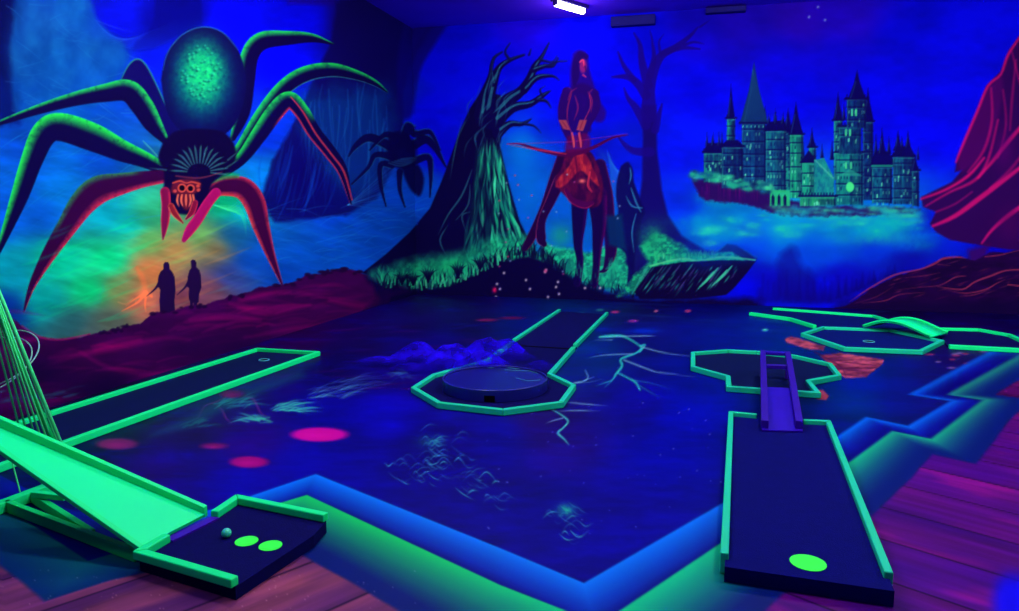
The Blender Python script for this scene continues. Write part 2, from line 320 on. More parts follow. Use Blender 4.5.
    def bark(u, v, w0=0):      # u: 0 left .. 1 right of the lit side, v: 0 neck .. 1 root
        xt = 480+20*u; xb = 458+82*u
        return (xt+(xb-xt)*(.25*v+.75*v**1.9)+w0, 138+124*v)
    for i in range(170):
        u = rd.random(); v0 = rd.uniform(-.05, .8); L_ = rd.uniform(.12, .38); ph = rd.uniform(0, 6.28); P = []
        for q in range(5):
            v = min(1, max(0, v0+L_*q/4)); P.append(bark(u, v, 1.4*math.sin(ph+v*16))+((.2, .7, 1.0, .8, .2)[q]*rd.uniform(.7, 1.4)*(.6+.7*v),))
        lit = rd.random() < .6
        c = rd.choice([(22,175,140),(28,205,155),(14,130,125),(60,220,180)]) if lit else (4,0,56)
        k.line(P, c, rd.uniform(.4,.85)*(.35+.65*min(1, u*1.8) if lit else 1), soft=1.1)
    for i in range(30):
        x = rd.uniform(455, 512); y = rd.uniform(90, 160); k.line([(x,y,.3),(x+rd.uniform(-3,5),y-12,.7),(x+rd.uniform(4,14),y-22,.2)], (40,120,165), rd.uniform(.2,.5)) if 445+(160-y)*.5 < x < 508 else None
    for P in ([(472,170,.4),(462,195,.9),(448,215,.7),(438,235,.3)], [(470,185,.4),(468,205,.7),(456,220,.4)], [(448,225,.3),(440,240,.8),(446,255,.3)], [(462,120,.3),(455,150,.6),(450,180,.2)], [(466,232,.3),(462,216,.7),(470,212,.4)]): k.line(P, (40,115,145), .55)
    # meadow between the trees and glow
    k.poly([(545,240),(560,248),(590,250),(625,245),(640,262),(640,285),(600,290),(570,276),(552,264),(538,254)], (10,112,100), .9, 6, True, noise=4, tex=(4,3,(26,195,140),3))
    k.poly([(372,275),(395,265),(430,258),(465,252),(492,240),(525,236),(545,258),(520,266),(495,268),(465,280),(430,288),(395,284)], (8,115,105), .75, 12, True, noise=4, tex=(4,5,(26,200,145),3))
    k.blob(455,268,22,11,(20,190,120),.6); k.blob(560,236,12,12,(16,140,120),.7)
    k.grass([(378,280),(420,284),(450,282),(480,268),(512,256),(530,252)], 150, 17, [(14,140,115),(30,180,140),(20,120,120),(8,70,90)], .7, .8, 6, 4, 6)
    k.grass([(378,286),(420,290),(450,286),(480,272),(505,260),(530,256),(548,262),(565,276)], 170, 16, (5,0,55), .9, .8, 7, 7, 3)
    k.poly([(392,296),(420,290),(448,287),(475,274),(500,261),(528,256),(548,264),(568,278),(600,292),(620,310),(380,320)], (6,0,60), 1, 3, noise=1.5)
    k.grass([(545,266),(575,284),(605,292),(640,296)], 70, 12, (5,0,60), .85, .8, 6, 17, 2)
    k.grass([(380,284),(420,287),(450,283),(480,270),(505,258)], 70, 13, [(40,215,160),(30,180,140),(80,235,185)], .85, .6, 6, 61, 4)
    for x, y, hh in ((428,282,17),(402,284,14),(413,285,14),(458,278,18),(480,270,15)):
        for q in range(7): k.line([(x,y,.8),(x+(q-3)*1.6,y-hh*.55,.7),(x+(q-3)*3.2,y-hh*(1-.09*abs(q-3)),.15)], (5,0,58), .9)
    # ---------------- right, dim tree
    TC = (18,0,128)
    k.poly([(642,105),(656,105),(657,150),(662,190),(668,215),(682,236),(705,250),(740,256),(740,268),(640,285),(625,262),(636,220),(642,180),(643,140)], (12,0,95), .92, 3)
    tree_branches(k, [[(649,115,8),(649,92,6),(653,72,5),(661,56,4),(676,47,3),(690,36,1.8),(698,27,.6)], [(664,53,2.5),(682,48,2),(700,49,.7)], [(684,45,1.5),(694,42,1),(704,44,.4)], [(648,85,5),(642,62,3.5),(640,45,2),(634,33,.6)],
        [(650,75,4),(654,58,2.4),(652,40,1),(650,30,.4)], [(646,95,5),(638,84,4),(628,77,3),(612,77,.8)], [(634,80,3),(624,66,2),(618,52,.7)], [(646,125,5),(636,108,3.6),(628,98,2),(624,88,.6)], [(655,130,4),(659,115,2.4),(662,104,.7)],
        [(650,152,5),(634,151,3.4),(624,144,2),(618,136,.6)], [(700,27,1),(710,20,.4)], [(661,56,1.5),(659,42,.8),(664,34,.3)]], TC, .85)
    k.blob(600,150,14,22,(5,0,120),.4)
    for i in range(14): k.line([(607+i*.8,150+i*2,.4),(611+i,175,.8),(609+i*1.5,205,.3)], (30,110,230), .35)
    k.poly([(599,150),(612,160),(620,210),(607,216),(600,190)], (10,80,190), .35, 8, True)
    # ---------------- centaur with bow
    
    k.poly([(573,54),(579,50),(587,54),(590,72),(594,85),(599,100),(606,112),(602,122),(592,118),(586,95),(572,92),(570,75)], (30,0,120), .85, 3, True)
    k.limb([(564,160,8),(556,180,7),(546,205,5),(538,222,4),(531,238,4.4),(525,248,3)], (26,0,62), (95,8,66), (70,0,80), lw=.3, rw=.2)
    k.limb([(560,180,6),(551,200,5),(542,220,4),(541,238,5),(544,244,3)], (26,0,66), (70,5,80), (140,40,110), lw=.2, rw=.2)
    k.limb([(600,165,6),(606,195,7),(609,225,6),(611,250,6),(606,268,3),(600,272,1)], (24,0,74), (70,4,80), (30,0,90), lw=.3)
    k.limb([(580,198,9),(579,222,7),(578,245,4.5),(580,262,3.6),(577,283,4)], (10,0,72), (40,0,90), None)
    k.limb([(597,195,10),(599,222,7.5),(597,250,4.6),(596,270,3.6),(594,284,4)], (14,0,72), (70,0,90), None)
    k.poly([(566,150),(588,150),(598,166),(603,185),(600,204),(586,208),(570,200),(558,188),(555,180),(562,166)], (40,0,64), 1, 2, True, tex=(4,7,(78,4,66),2.2))
    k.poly([(584,152),(589,160),(596,176),(599,186),(592,180),(584,172),(578,172),(564,186),(556,187),(558,179),(570,165),(576,153)], (176,38,62), .95, 2, True, tex=(3,8,(110,8,60),2.6))
    k.limb([(566,190,2),(572,200,3),(584,205,3.5),(592,203,2)], (60,0,76), None, (150,16,86))
    k.line([(575,156,.6),(577,172,.7),(574,196,.4)], (70,0,60), .9); k.line([(590,172,.8),(588,185,1.2),(592,192,.5)], (200,40,80), .7)
    k.blob(582,181,3,2,(250,110,110),.8)
    k.poly([(574,84),(586,84),(595,92),(596,106),(590,120),(590,132),(570,132),(566,118),(566,98)], (28,0,104), .95, 3, True)
    k.limb([(567,92,5),(563,108,5),(564,124,4.4),(572,142,3.4)], (30,0,104), (150,30,90), None, lw=.25)
    k.limb([(594,94,5),(595,108,5),(586,126,4.2),(580,144,3.4)], (30,0,104), None, (180,40,100), rw=.25)
    for a, b in (((562,120),(567,130)),((583,120),(580,131))):
        k.poly([(a[0]-3.5,a[1]),(a[0]+4,a[1]),(b[0]+3,b[1]),(b[0]-3.5,b[1]-1)], (150,55,85), .9, 1); k.line([(a[0],a[1]+1,.5),(b[0],b[1]-2,.5)], (90,10,60), .8)
    k.poly([(568,136),(588,134),(588,152),(566,152)], (80,0,80), .8, 3, True)
    for x in (572,579): k.line([(x,133,.8),(x+1.5,141,1.1),(x+2,147,.7)], (200,70,100), .85)
    k.ell(583,66,3.6,7,(120,20,120),.95,2); k.poly([(575,56),(580,51),(588,55),(587,59),(580,61),(579,78),(573,86),(572,66)], (22,0,100), .95, 1.5, True)
    k.line([(580,62,.7),(583,60,.8),(584,66,.5)], (235,60,120), .8); k.line([(585,66,.6),(586,71,.5)], (20,0,70), .8); k.line([(583,75,.7),(586,77,.5)], (235,60,110), .7)
    for P in ([(575,96,.5),(578,108,.8),(574,120,.4)], [(588,92,.5),(592,100,.7),(591,112,.4)], [(568,100,.5),(571,92,.6),(577,88,.4)]): k.line(P, (165,30,110), .5)
    k.line([(507,144,.4),(520,144,.9),(540,150,1.7),(568,155,2),(592,148,1.7),(612,138,1.1),(628,135,.4)], (64,0,72), .95)
    k.line([(507,144,.5),(570,142,.4),(627,134,.4)], (170,30,120), .7, smooth=False); k.line([(510,145,.4),(540,150,.7),(566,154,.5)], (220,50,80), .6)
    # second centaur, dim blue
    D2 = (6,2,84)
    k.poly([(621,166),(628,162),(633,170),(634,182),(640,198),(645,212),(641,222),(640,238),(636,250),(634,270),(632,287),(627,287),(628,262),(622,250),(610,244),(606,232),(609,218),(618,214),(616,196),(617,180)], D2, .95, 2, True)
    for P in ([(630,168,.5),(631,176,.8),(629,184,.4)], [(631,188,.5),(636,202,.9),(641,212,.5)], [(626,196,.4),(632,206,.8),(642,208,.6)], [(636,214,.5),(632,232,.7),(634,252,.4)]): k.line(P, (40,125,190), .7)
    k.poly([(606,216),(622,214),(626,250),(609,245)], (0,60,110), .5, 4)
    for i in range(30): k.line([(604+rd.uniform(0,14),262+rd.uniform(0,20),.8),(608+rd.uniform(0,14),256+rd.uniform(0,10),.4)], (20,150,130), .35)
    # ---------------- grassy ledge over the water
    k.poly([(618,296),(634,278),(648,262),(640,246),(656,232),(672,240),(690,250),(715,254),(726,246),(736,246),(756,258),(745,262),(700,264),(660,270),(640,292)], (8,100,100), .92, 5, noise=3, tex=(4,3,(26,190,130),3))
    k.blob(652,238,12,14,(16,130,110),.7,noise=.5,ns=3); k.blob(700,258,34,4,(20,170,120),.6)
    k.poly([(718,252),(727,244),(736,245),(757,259),(748,262),(732,252)], (12,0,70), .9, 2)
    k.line([(650,266,.8),(680,259,1.2),(700,261,1.2),(722,257,1),(755,260,.7)], (70,190,140), .8)
    k.poly([(652,267),(682,262),(722,260),(756,261),(746,274),(734,288),(726,295),(690,299),(640,299),(634,292)], (7,0,58), 1, 1.5)
    for i in range(90):
        x = rd.uniform(645, 748); y = rd.uniform(263, 284); l = rd.uniform(4, 14)
        if x > 745-(y-262)*.9: continue
        k.line([(x,y,.3),(x-l*.35,y+l*.5,.8),(x-l*.75,y+l,.2)], rd.choice([(40,160,150),(20,110,130),(70,60,140)]), rd.uniform(.15,.6))
    for x, y in ((718,268),(714,272),(727,270),(732,266)): k.line([(x,y,.6),(x-8,y+9,1.2),(x-16,y+17,.3)], (60,200,170), .7)
    k.line([(648,268,.5),(640,280,1),(632,294,.5)], (40,150,140), .7)
    k.grass([(655,258),(690,258),(715,256)], 50, 9, [(60,190,140),(20,120,110)], .7, .6, 4, 21, 2)
    k.grass([(560,262),(600,282),(625,282)], 60, 10, [(20,140,120),(10,90,100)], .6, .7, 4, 22, 6)
    # ---------------- mist, floating castle
    for i in range(34):
        x = rd.uniform(695, 925); y = rd.gauss(221, 11); c = rd.choice([(0,165,190),(10,200,170),(0,130,215),(0,110,235),(20,190,150)])
        k.blob(x, y, rd.uniform(10,30), rd.uniform(4,9), c, rd.uniform(.2,.45), noise=.6, ns=6, seed=i)
    for i in range(20):
        x = rd.uniform(700, 900); k.blob(x, rd.uniform(235,268), rd.uniform(14,34), rd.uniform(5,12), (0,70,235), rd.uniform(.1,.35), noise=.5, seed=i)
    k.poly([(775,300),(780,262),(786,250),(793,247),(799,258),(805,266),(812,272),(818,300)], (8,0,130), .6, 9, True, noise=4)
    for x, h in ((832,20),(838,26),(845,22),(851,14),(826,15),(760,14)): k.poly([(x-5,302),(x-1,302-h),(x+1,302-h),(x+5,302)], (8,0,140), .55, 5)
    for i in range(60):
        x = rd.uniform(698, 925); y = 214+abs(rd.gauss(0, 9))+(4 if x < 760 else 0)
        k.blob(x, y, rd.uniform(4,13), rd.uniform(1.5,4), rd.choice([(30,200,160),(10,170,180),(0,130,210),(50,210,170)]), rd.uniform(.2,.5), noise=.7, ns=3, seed=i)
    for i in range(26):
        x = rd.uniform(828, 905); hh = rd.uniform(10, 22)*(1-(x-828)/140); yb = 303-(x-828)*.42
        k.poly([(x-3,yb),(x-1.2,yb-hh*.5),(x,yb-hh),(x+1.2,yb-hh*.5),(x+3,yb)], (6,0,120), .45, 3)
    for i in range(16):
        x = rd.uniform(762, 826); k.poly([(x-4,302),(x-1.5,290),(x,284-rd.uniform(0,14)),(x+1.5,290),(x+4,302)], (8,0,125), .4, 4)
    paint_castle(k, rd)
    # ---------------- dark red cloth, far right
    k.poly([(1040,20),(1019,36),(1009,50),(1000,72),(986,86),(975,116),(957,158),(955,172),(962,170),(952,182),(921,197),(923,207),(936,212),(930,224),(936,232),(950,240),(985,246),(1012,250),(1080,252),(1080,20)], (38,0,78), .96, 2)
    k.poly([(957,158),(975,116),(988,88),(1002,76),(1000,110),(985,150),(962,172)], (70,0,100), .6, 5, True)
    MG = (215,10,120)
    for P, w, a in (([(1022,34,1),(1008,55,1.5),(1001,74,1.2),(988,86,1.4),(977,112,1.6),(964,142,1.6),(956,162,1)],1,.9), ([(991,88,1),(992,120,1.4),(984,150,1.6),(968,172,1)],1,.6),
        ([(921,199,1),(945,190,1.4),(968,176,1.8),(984,158,1.2)],1,.9), ([(926,206,.7),(950,192,1.3),(975,180,1.8),(988,160,1.6),(998,120,1)],1,.7), ([(933,226,1.4),(955,216,2.6),(980,198,3),(1004,180,2.6),(1025,164,2)],1,.9),
        ([(1025,122,2),(1008,142,2.4),(992,162,2),(978,178,1)],1,.8), ([(982,243,1),(992,230,1.8),(1008,216,2.6),(1025,204,2.4)],1,.95), ([(1003,90,.8),(1006,125,1.2),(998,158,.8)],1,.5), ([(1016,60,.8),(1012,100,1.4),(1010,130,.8)],1,.5), ([(936,212,1),(955,204,1),(972,192,.8)],1,.5), ([(1025,150,1),(1010,170,2),(990,188,1)],1,.5),([(1012,52,.6),(1017,72,.9),(1020,84,.6)],1,.6)):
        k.line([(q[0],q[1],q[2]*.85) for q in P], MG, a*.8, soft=2.4)
    k.blob(1010,225,14,18,(60,0,90),.6); k.blob(1004,150,10,20,(80,0,110),.5)
    k.poly([(968,250),(990,244),(984,262),(976,278),(970,276)], (60,0,70), .7, 6)
    # ---------------- red-lined rock
    rk = [(846,306),(858,298),(870,289),(884,281),(896,276),(918,270),(933,264),(944,258),(960,257),(975,260),(990,253),(1006,252),(1019,249),(1080,246),(1080,380),(780,360),(820,312)]
    k.poly(rk, (18,0,54), 1, 1.8, noise=1.5, ns=6, tex=(18,6,(30,0,70),2))
    k.poly([(840,304),(1040,300),(1040,345),(800,340)], (10,0,58), .7, 10)
    PK = (170,50,90)
    for P in ([(850,302,.4),(868,289,1),(894,275,1.2),(920,269,1),(935,263,1.4),(942,259,1.4),(955,257,1.2),(966,258,.5)], [(862,303,.3),(885,301,.7),(900,295,.6),(925,292,.4)], [(938,264,.6),(950,266,.4)],
              [(895,290,.3),(920,287,.5),(940,285,.6),(955,277,.8),(966,276,.5)], [(985,257,.7),(1000,255,.8),(1010,252,.6),(1022,250,.6)], [(938,287,.5),(962,290,1),(975,282,1.1),(992,275,1.2),(1006,271,1),(1022,270,.9)],
              [(945,290,.3),(965,293,.7),(985,290,.9),(997,283,.7),(1005,280,.4)], [(1008,285,.8),(1024,286,1)], [(960,296,.4),(975,294,.7),(990,290,.4)], [(905,278,.3),(925,276,.6),(940,273,.3)], [(855,303,.3),(876,297,.5),(893,287,.3)]):
        k.line([(q[0],q[1]+rd.uniform(-.6,.6),q[2]*.75) for q in P], PK, .6)
    for i in range(70):
        x = rd.uniform(870, 1040); y = rd.uniform(262, 300); l = rd.uniform(5, 16)
        if y < 306-(x-846)*.55: continue
        k.line([(x,y,.3),(x+l*.5,y-l*.14,.6),(x+l,y-l*.3,.2)], rd.choice([(120,30,80),(90,10,80),(150,50,90)]), rd.uniform(.15,.5))
    k.poly([(915,318),(940,316),(975,322),(972,328),(920,325)], (25,0,190), .85, 5, noise=2)
    # fireflies
    for x, y in ((504,273),(497,284),(500,289),(496,297),(490,303),(526,280),(530,289),(527,300),(558,282),(556,287),(548,297),(511,305),(545,272),(546,270),(585,288),(600,288),(559,294),(472,300)): k.blob(x, y, 1.2, 1.3, (190,170,235), .9)
    k.blob(494.5,290,2,2.6,(230,20,110),.95); k.blob(545.5,271,1.6,1.8,(190,40,120),.8)
    for i in range(26): k.blob(rd.uniform(490,620), rd.uniform(170,275), 1, 1, rd.choice([(170,60,150),(120,150,220),(200,60,100)]), .7)
    for x, y in ((818,7),(809,17),(825,20)): k.blob(x, y, 1.2, 1.2, (120,150,255), .8)
    return np.clip(k.C, 0, 1)

def paint_castle(k, rd):
    # a plain fairy-tale castle of our own on a floating rock
    W = (8,44,100); WL = (16,130,125); DK = (5,0,84); LT = (90,215,190)
    def spire(cx, w, y0, y1, c=DK):
        k.poly([(cx-w,y1),(cx-w*.35,y0+(y1-y0)*.45),(cx,y0),(cx+w*.35,y0+(y1-y0)*.45),(cx+w,y1)], c, .95, 1); k.line([(cx-w*.7,y1-1,.4),(cx-w*.15,y0+(y1-y0)*.4,.4)], (30,90,150), .7)
    def wall(x0, x1, y0, y1, c=W, lt=WL, win=2, seed=0, crn=True):
        wall0(x0, x1, y0, y1, c, lt, win, seed, crn); q = random.Random(seed*7+1)
        y = y0+q.uniform(7, 12)
        while y < y1-4:
            k.line([(x0,y,.7),(x1,y,.7)], DK, .75, smooth=False); k.line([(x0+1,y+1.6,.35),(x1-2,y+1.6,.35)], (50,170,160), .5, smooth=False)
            x = x0+2.2
            while x < x1-1.5:
                if q.random() < .6: k.line([(x,y+4,.55),(x,y+6,.55)], LT if q.random() < .5 else DK, .75, smooth=False)
                x += 3
            y += q.uniform(9, 15)
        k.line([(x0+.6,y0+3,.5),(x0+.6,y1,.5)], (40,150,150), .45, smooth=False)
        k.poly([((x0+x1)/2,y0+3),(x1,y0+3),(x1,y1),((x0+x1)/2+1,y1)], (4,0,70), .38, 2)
    def wall0(x0, x1, y0, y1, c=W, lt=WL, win=2, seed=0, crn=True):
        k.poly([(x0,y0),(x1,y0),(x1,y1),(x0,y1)], c, .95, 1, tex=(3,8,lt,2.2), seed=seed)
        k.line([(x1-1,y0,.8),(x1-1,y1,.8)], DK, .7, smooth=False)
        if crn:
            k.line([(x0-1,y0,1.1),(x1+1,y0,1.1)], DK, .9, smooth=False)
            x = x0
            while x < x1: k.line([(x,y0-1,.6),(x,y0-3,.6)], DK, .9, smooth=False); x += 3
            k.line([(x0,y0+2,.4),(x1,y0+2,.4)], (60,150,170), .6, smooth=False)
        q = random.Random(seed+int(x0))
        for i in range(win): 
            x = q.uniform(x0+2, x1-2); y = q.uniform(y0+6, max(y0+7, y1-8)); k.line([(x,y,.7),(x,y+2.2,.7)], LT, .85, smooth=False)
        for i in range(int((x1-x0)/2.4)):
            x = q.uniform(x0, x1); k.line([(x,y0+3,.4),(x,y1,.4)], DK, .4, smooth=False)
    # rock
    k.poly([(690,176),(704,180),(722,178),(745,182),(778,196),(808,204),(850,206),(915,208),(905,214),(800,216),(770,212),(745,204),(722,202),(702,198)], (34,0,88), .95, 3, True, noise=2, ns=4)
    for i in range(30):
        x = rd.uniform(700, 760); k.line([(x,184+rd.uniform(-2,8),.5),(x,196+rd.uniform(0,8),.3)], (90,0,110), .5)
    # back towers
    for cx, w, y0, y1 in ((731,4,84,118),(788,5,108,132),(812,4,128,148),(838,5,92,120),(868,6,88,122),(898,4,130,150)): spire(cx, w, y0, y1)
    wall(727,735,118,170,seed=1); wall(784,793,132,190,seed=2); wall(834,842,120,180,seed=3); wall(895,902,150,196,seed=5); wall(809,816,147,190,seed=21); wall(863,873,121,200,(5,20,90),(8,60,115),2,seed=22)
    for cx, w, y0, y1 in ((712,2,136,150),(722,2,132,148),(745,2.4,104,122),(765,2.4,106,122),(775,2,108,124),(803,2.4,136,162),(822,2,144,158),(832,2.4,140,160),(844,2,104,120),(876,2.2,134,154),(889,2.2,136,154),(902,1.8,136,150),(918,1.6,146,160)): spire(cx, w, y0, y1)
    # central keep with two storeys and gabled wings
    wall(742,766,122,185,(6,45,110),(10,70,130),4,seed=6); spire(754,14,62,123,(8,40,105))
    for i in range(9): k.line([(746+i*2,122-i*4 if i < 4 else 106-(8-i)*-2,.3),(753,70,.3)], (20,90,150), .35, smooth=False)
    k.line([(740,123,1.2),(768,123,1.2)], DK, .9, smooth=False)
    for x in range(743,767,4): k.line([(x,126,.5),(x,127,.5)], LT, .8, smooth=False)
    wall(704,724,152,182,seed=7,win=5); k.poly([(702,153),(708,143),(722,143),(727,153)], DK, .95, 1)
    for x in (707,713,719): spire(x, 1.6, 132, 146)
    wall(722,743,146,188,(6,20,90),(8,60,120),3,seed=8); k.poly([(720,147),(727,140),(738,140),(745,147)], DK, .95, 1)
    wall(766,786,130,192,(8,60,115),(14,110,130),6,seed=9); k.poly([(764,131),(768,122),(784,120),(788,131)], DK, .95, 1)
    for x in (769,776,783): spire(x, 1.8, 112, 124)
    wall(790,803,134,198,(12,120,110),(24,170,130),2,seed=10); spire(796,7,102,134)
    wall(802,816,162,200,(14,120,110),(20,150,130),4,seed=11); k.poly([(800,163),(809,150),(818,163)], DK, .95, 1)
    k.poly([(814,160),(824,158),(834,178),(834,202),(814,200)], (10,90,130), .95, 1, tex=(3,5,(20,140,140),2)); k.line([(815,160,.6),(833,178,.8)], (70,170,170), .7, smooth=False)
    # tall tower right of the middle, octagonal lantern on top
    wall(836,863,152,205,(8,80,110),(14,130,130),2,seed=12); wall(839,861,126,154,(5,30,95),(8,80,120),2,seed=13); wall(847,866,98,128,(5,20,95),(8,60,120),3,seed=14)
    spire(857,9,70,99); k.line([(845,99,1),(868,99,1)], DK, .9, smooth=False)
    k.poly([(838,176),(850,169),(862,176)], (30,140,140), .7, 1); k.ell(850,187,4,5,(60,215,140),.95,1)
    for x, y in ((846,130),(850,130),(852,110),(856,110),(846,163),(851,163)): k.line([(x,y,1),(x,y+5,1)], (60,200,150), .85, smooth=False)
    # round-roofed halls on the right
    wall(872,892,166,203,(6,40,100),(10,90,125),4,seed=15); k.poly([(870,167),(874,154),(882,150),(890,154),(894,167)], DK, .95, 1, True); spire(882,4,128,154)
    k.line([(872,166,1),(892,166,1)], (20,140,130), .8, smooth=False)
    wall(893,914,156,204,(8,40,100),(10,80,125),6,seed=16); k.poly([(891,157),(898,146),(910,146),(916,157)], DK, .95, 1); spire(908,3,130,148)
    wall(912,919,170,206,(8,30,95),(10,70,115),2,seed=17); spire(915,4,154,171)
    # outer wall and bridge arches
    wall(800,836,196,206,(14,110,100),(30,150,110),6,seed=18)
    k.poly([(770,190),(790,190),(790,206),(770,206)], (30,170,120), .9, 1.5)
    for x in (773,779,785): k.poly([(x-1.6,206),(x-1.6,197),(x,194),(x+1.6,197),(x+1.6,206)], (5,10,80), .95, .8)
    for i in range(70):
        x = rd.uniform(692, 772); y = np.interp(x, [690,715,745,772], [176,178,184,188])+rd.uniform(-5,5)
        k.blob(x, y, rd.uniform(2,5), rd.uniform(1.2,3), rd.choice([(24,150,135),(10,80,120),(50,190,155),(6,30,90)]), .8, noise=.6, ns=2, seed=i)
    for i in range(60):
        x = rd.uniform(760, 918); y = 210+rd.uniform(-4,6)
        k.blob(x, y, rd.uniform(3,9), rd.uniform(1.2,3), rd.choice([(40,180,150),(10,130,170),(20,150,190)]), .5, noise=.5, ns=3)

# ---------------------------------------------------------------- the floor painting
FLOOR = [(60,460,0,5,70),(150,470,20,0,110),(120,430,8,20,60),(200,420,16,10,80),(250,450,25,0,110),(200,400,10,20,75),(150,500,10,0,120),(240,480,5,0,150),(330,400,5,0,120),(330,370,6,0,75),(300,340,30,0,76),(370,340,14,0,76),
 (420,320,12,0,72),(470,318,10,0,70),(440,345,8,0,110),(400,360,12,0,100),(380,420,6,0,165),(300,470,4,0,130),(350,450,4,0,120),(420,450,5,0,105),(360,480,4,0,130),(460,430,8,0,115),(500,440,4,0,125),(560,450,18,0,110),
 (540,420,22,0,100),(520,330,4,10,100),(560,330,3,35,105),(600,350,2,30,110),(560,360,3,25,105),(640,330,6,0,95),(700,320,4,0,105),(640,400,6,0,120),(680,420,0,0,150),(660,460,0,0,135),(620,500,4,0,125),(560,500,3,0,120),(520,520,4,0,120),(600,540,4,0,130),
 (690,380,2,5,120),(640,315,10,0,80),(760,325,3,20,115),(800,350,0,30,115),(850,400,0,30,110),(860,375,0,25,125),(900,390,4,10,110),(870,350,4,0,85),(960,360,16,0,80),(940,375,8,5,95),(720,335,3,8,115),(800,400,0,10,80),(830,430,0,15,100),(990,350,20,0,80),(900,310,12,0,62),(1010,330,10,0,70),(30,410,8,10,60),(90,400,8,8,55),(840,312,6,0,90)]
BLUE_LINE = [(-160,395),(65,508),(150,530),(316,474),(500,548),(584,583),(721,504),(841,434),(866,417),(908,426),(951,401),(909,394.5),(1040,325)]
GREEN_LINE = [(-160,405),(0,503),(88,561),(307,495),(500,585),(600,624),(721,543),(851,461),(892,431),(931,439),(983,400),(948,394.5),(1080,322)]

def paint_floor(X, Y, WX, WY):
    k = Canvas(X, Y); k.field(FLOOR, 16); rd = random.Random(11)
    n = fbm(X/50, Y/11, 2, 4)-.5; k.C *= (1+.55*n)[:, None]
    n2 = fbm(X/30, Y/3.2, 4, 3); a = np.clip((n2-.56)*4, 0, 1)*.38
    k.C = k.C*(1-a[:, None])+np.array([.02, .01, .55])*a[:, None]  # streaky blue sheen mixed into the floor colour
    # ripples below the far wall
    for i in range(46):
        x = rd.uniform(560, 880); y = rd.uniform(302, 334); l = rd.uniform(25, 90)
        k.line([(x,y,.3),(x+l*.5,y+rd.uniform(0,2),.5),(x+l,y+rd.uniform(0,3),.2)], rd.choice([(20,80,150),(30,30,150),(10,60,130)]), rd.uniform(.15,.45))
    for x, y, w, c in ((580,314,5,(40,160,150)),(615,312,4,(190,40,130)),(633,321,5,(150,40,150)),(688,311,3,(200,60,110)),(656,311,2,(180,90,150)),(512,318,12,(90,0,70)),(560,318,8,(150,10,90)),(487,320,10,(110,10,80)),(765,330,3,(60,180,170)),(730,357,2,(160,120,200)),(600,310,4,(30,110,130))):
        k.ell(x, y, w, 1.3, c, .8, 1.2)
    for i in range(60):
        x = rd.uniform(250, 470); y = rd.uniform(325, 395); l = rd.uniform(15, 60)
        if y < 348-(x-250)*.27: continue
        k.line([(x,y,.4),(x+l*.5,y-1,.8),(x+l,y-rd.uniform(0,5),.2)], rd.choice([(60,0,110),(20,0,150),(80,0,80)]), rd.uniform(.15,.4), soft=1.5)
    # blue glints
    for x, y, rx, ry in ((340,408,50,7),(360,420,60,6),(260,480,40,8),(310,455,60,6),(690,420,30,20),(660,395,40,10),(640,470,50,14),(860,385,30,10),(640,545,60,14),(610,330,26,3),(180,455,40,6),(120,490,40,5)):
        k.blob(x, y, rx, ry, (0,0,190), .24, noise=.6, ns=9)
    k.blob(645,331,14,3,(0,40,210),.7)
    # weeds
    def weed(x, y, n, L, c, g0, g1, a=.6, w=.6):
        for i in range(n):
            g = rd.uniform(g0, g1); l = L*rd.uniform(.4, 1); dx = math.cos(g)*l; dy = -math.sin(g)*l*.45; sx = x+rd.uniform(-L*.5, L*.5); sy = y+rd.uniform(-L*.12, L*.12)
            k.line([(sx,sy,w),(sx+dx*.5,sy+dy*.5-rd.uniform(0,2.5),w*1.1),(sx+dx,sy+dy+rd.uniform(-1,2),.15)], c, a*rd.uniform(.4,1))
    TQ = (50,175,165)
    weed(230,405,26,34,(30,120,140),-.2,1.0,.6); weed(285,408,30,30,TQ,-.3,.6,.65); weed(325,394,30,40,(60,130,170),.1,.8,.5,.5); weed(190,425,16,30,(20,90,110),.1,1,.5); weed(260,420,22,26,TQ,2.4,3.4,.55)
    weed(350,385,30,40,(60,110,170),.1,.7,.4,.4); weed(400,375,20,18,(60,140,170),0,6.28,.5,.4)
    for P in ([(198,418,.4),(205,406,.5),(216,402,.6),(226,396,.4)], [(216,405,.4),(222,410,.6),(226,418,.6),(232,424,.3)], [(245,396,.4),(254,400,.6),(260,412,.6),(266,416,.3)]): k.line(P, (120,40,120), .6)
    k.poly([(150,436),(180,420),(220,398),(300,370),(305,376),(240,402),(190,428)], (10,100,100), .35, 8)
    # pink pads
    for x, y, rx, ry, c, a in ((319.5,434.5,28,7,(190,0,145),.9),(249,462,19,5.6,(150,0,110),.85),(117,444,20,5.5,(110,20,95),.8),(214,446,13,3,(120,10,95),.7),(232,394,12,4,(90,0,80),.6)):
        k.ell(x, y, rx, ry, c, a, 2.5); k.blob(x-rx*.1, y+1, rx*.6, ry*.5, (215,20,165), .3*a)
    # swirl weeds in the middle
    for cx, cy, n, rx, ry in ((435,445,22,26,12),(440,462,16,34,8),(415,475,13,26,9),(470,480,16,24,10),(485,500,9,26,10),(395,470,7,14,8),(560,512,13,20,10),(568,530,9,16,12)):
        for i in range(n):
            x = cx+rd.gauss(0,.45)*rx; y = cy+rd.gauss(0,.45)*ry; l = rd.uniform(8, 24); g = rd.choice([-1, 1]); u = rd.uniform(-.4, .7)
            k.line([(x,y,.35),(x+l*.35,y+g*l*.28,.65),(x+l*.8,y+u*l*.6+g*l*.1,.2)], rd.choice([(40,120,165),(50,150,170),(30,90,160)]), rd.uniform(.25,.75))
    k.blob(566,510,9,6,(20,150,140),.75,noise=.5,ns=3); k.blob(430,442,12,6,(20,110,130),.4,noise=.5,ns=3)
    # glowing roots / lightning
    LG = (110,170,200); LT = (40,190,180)
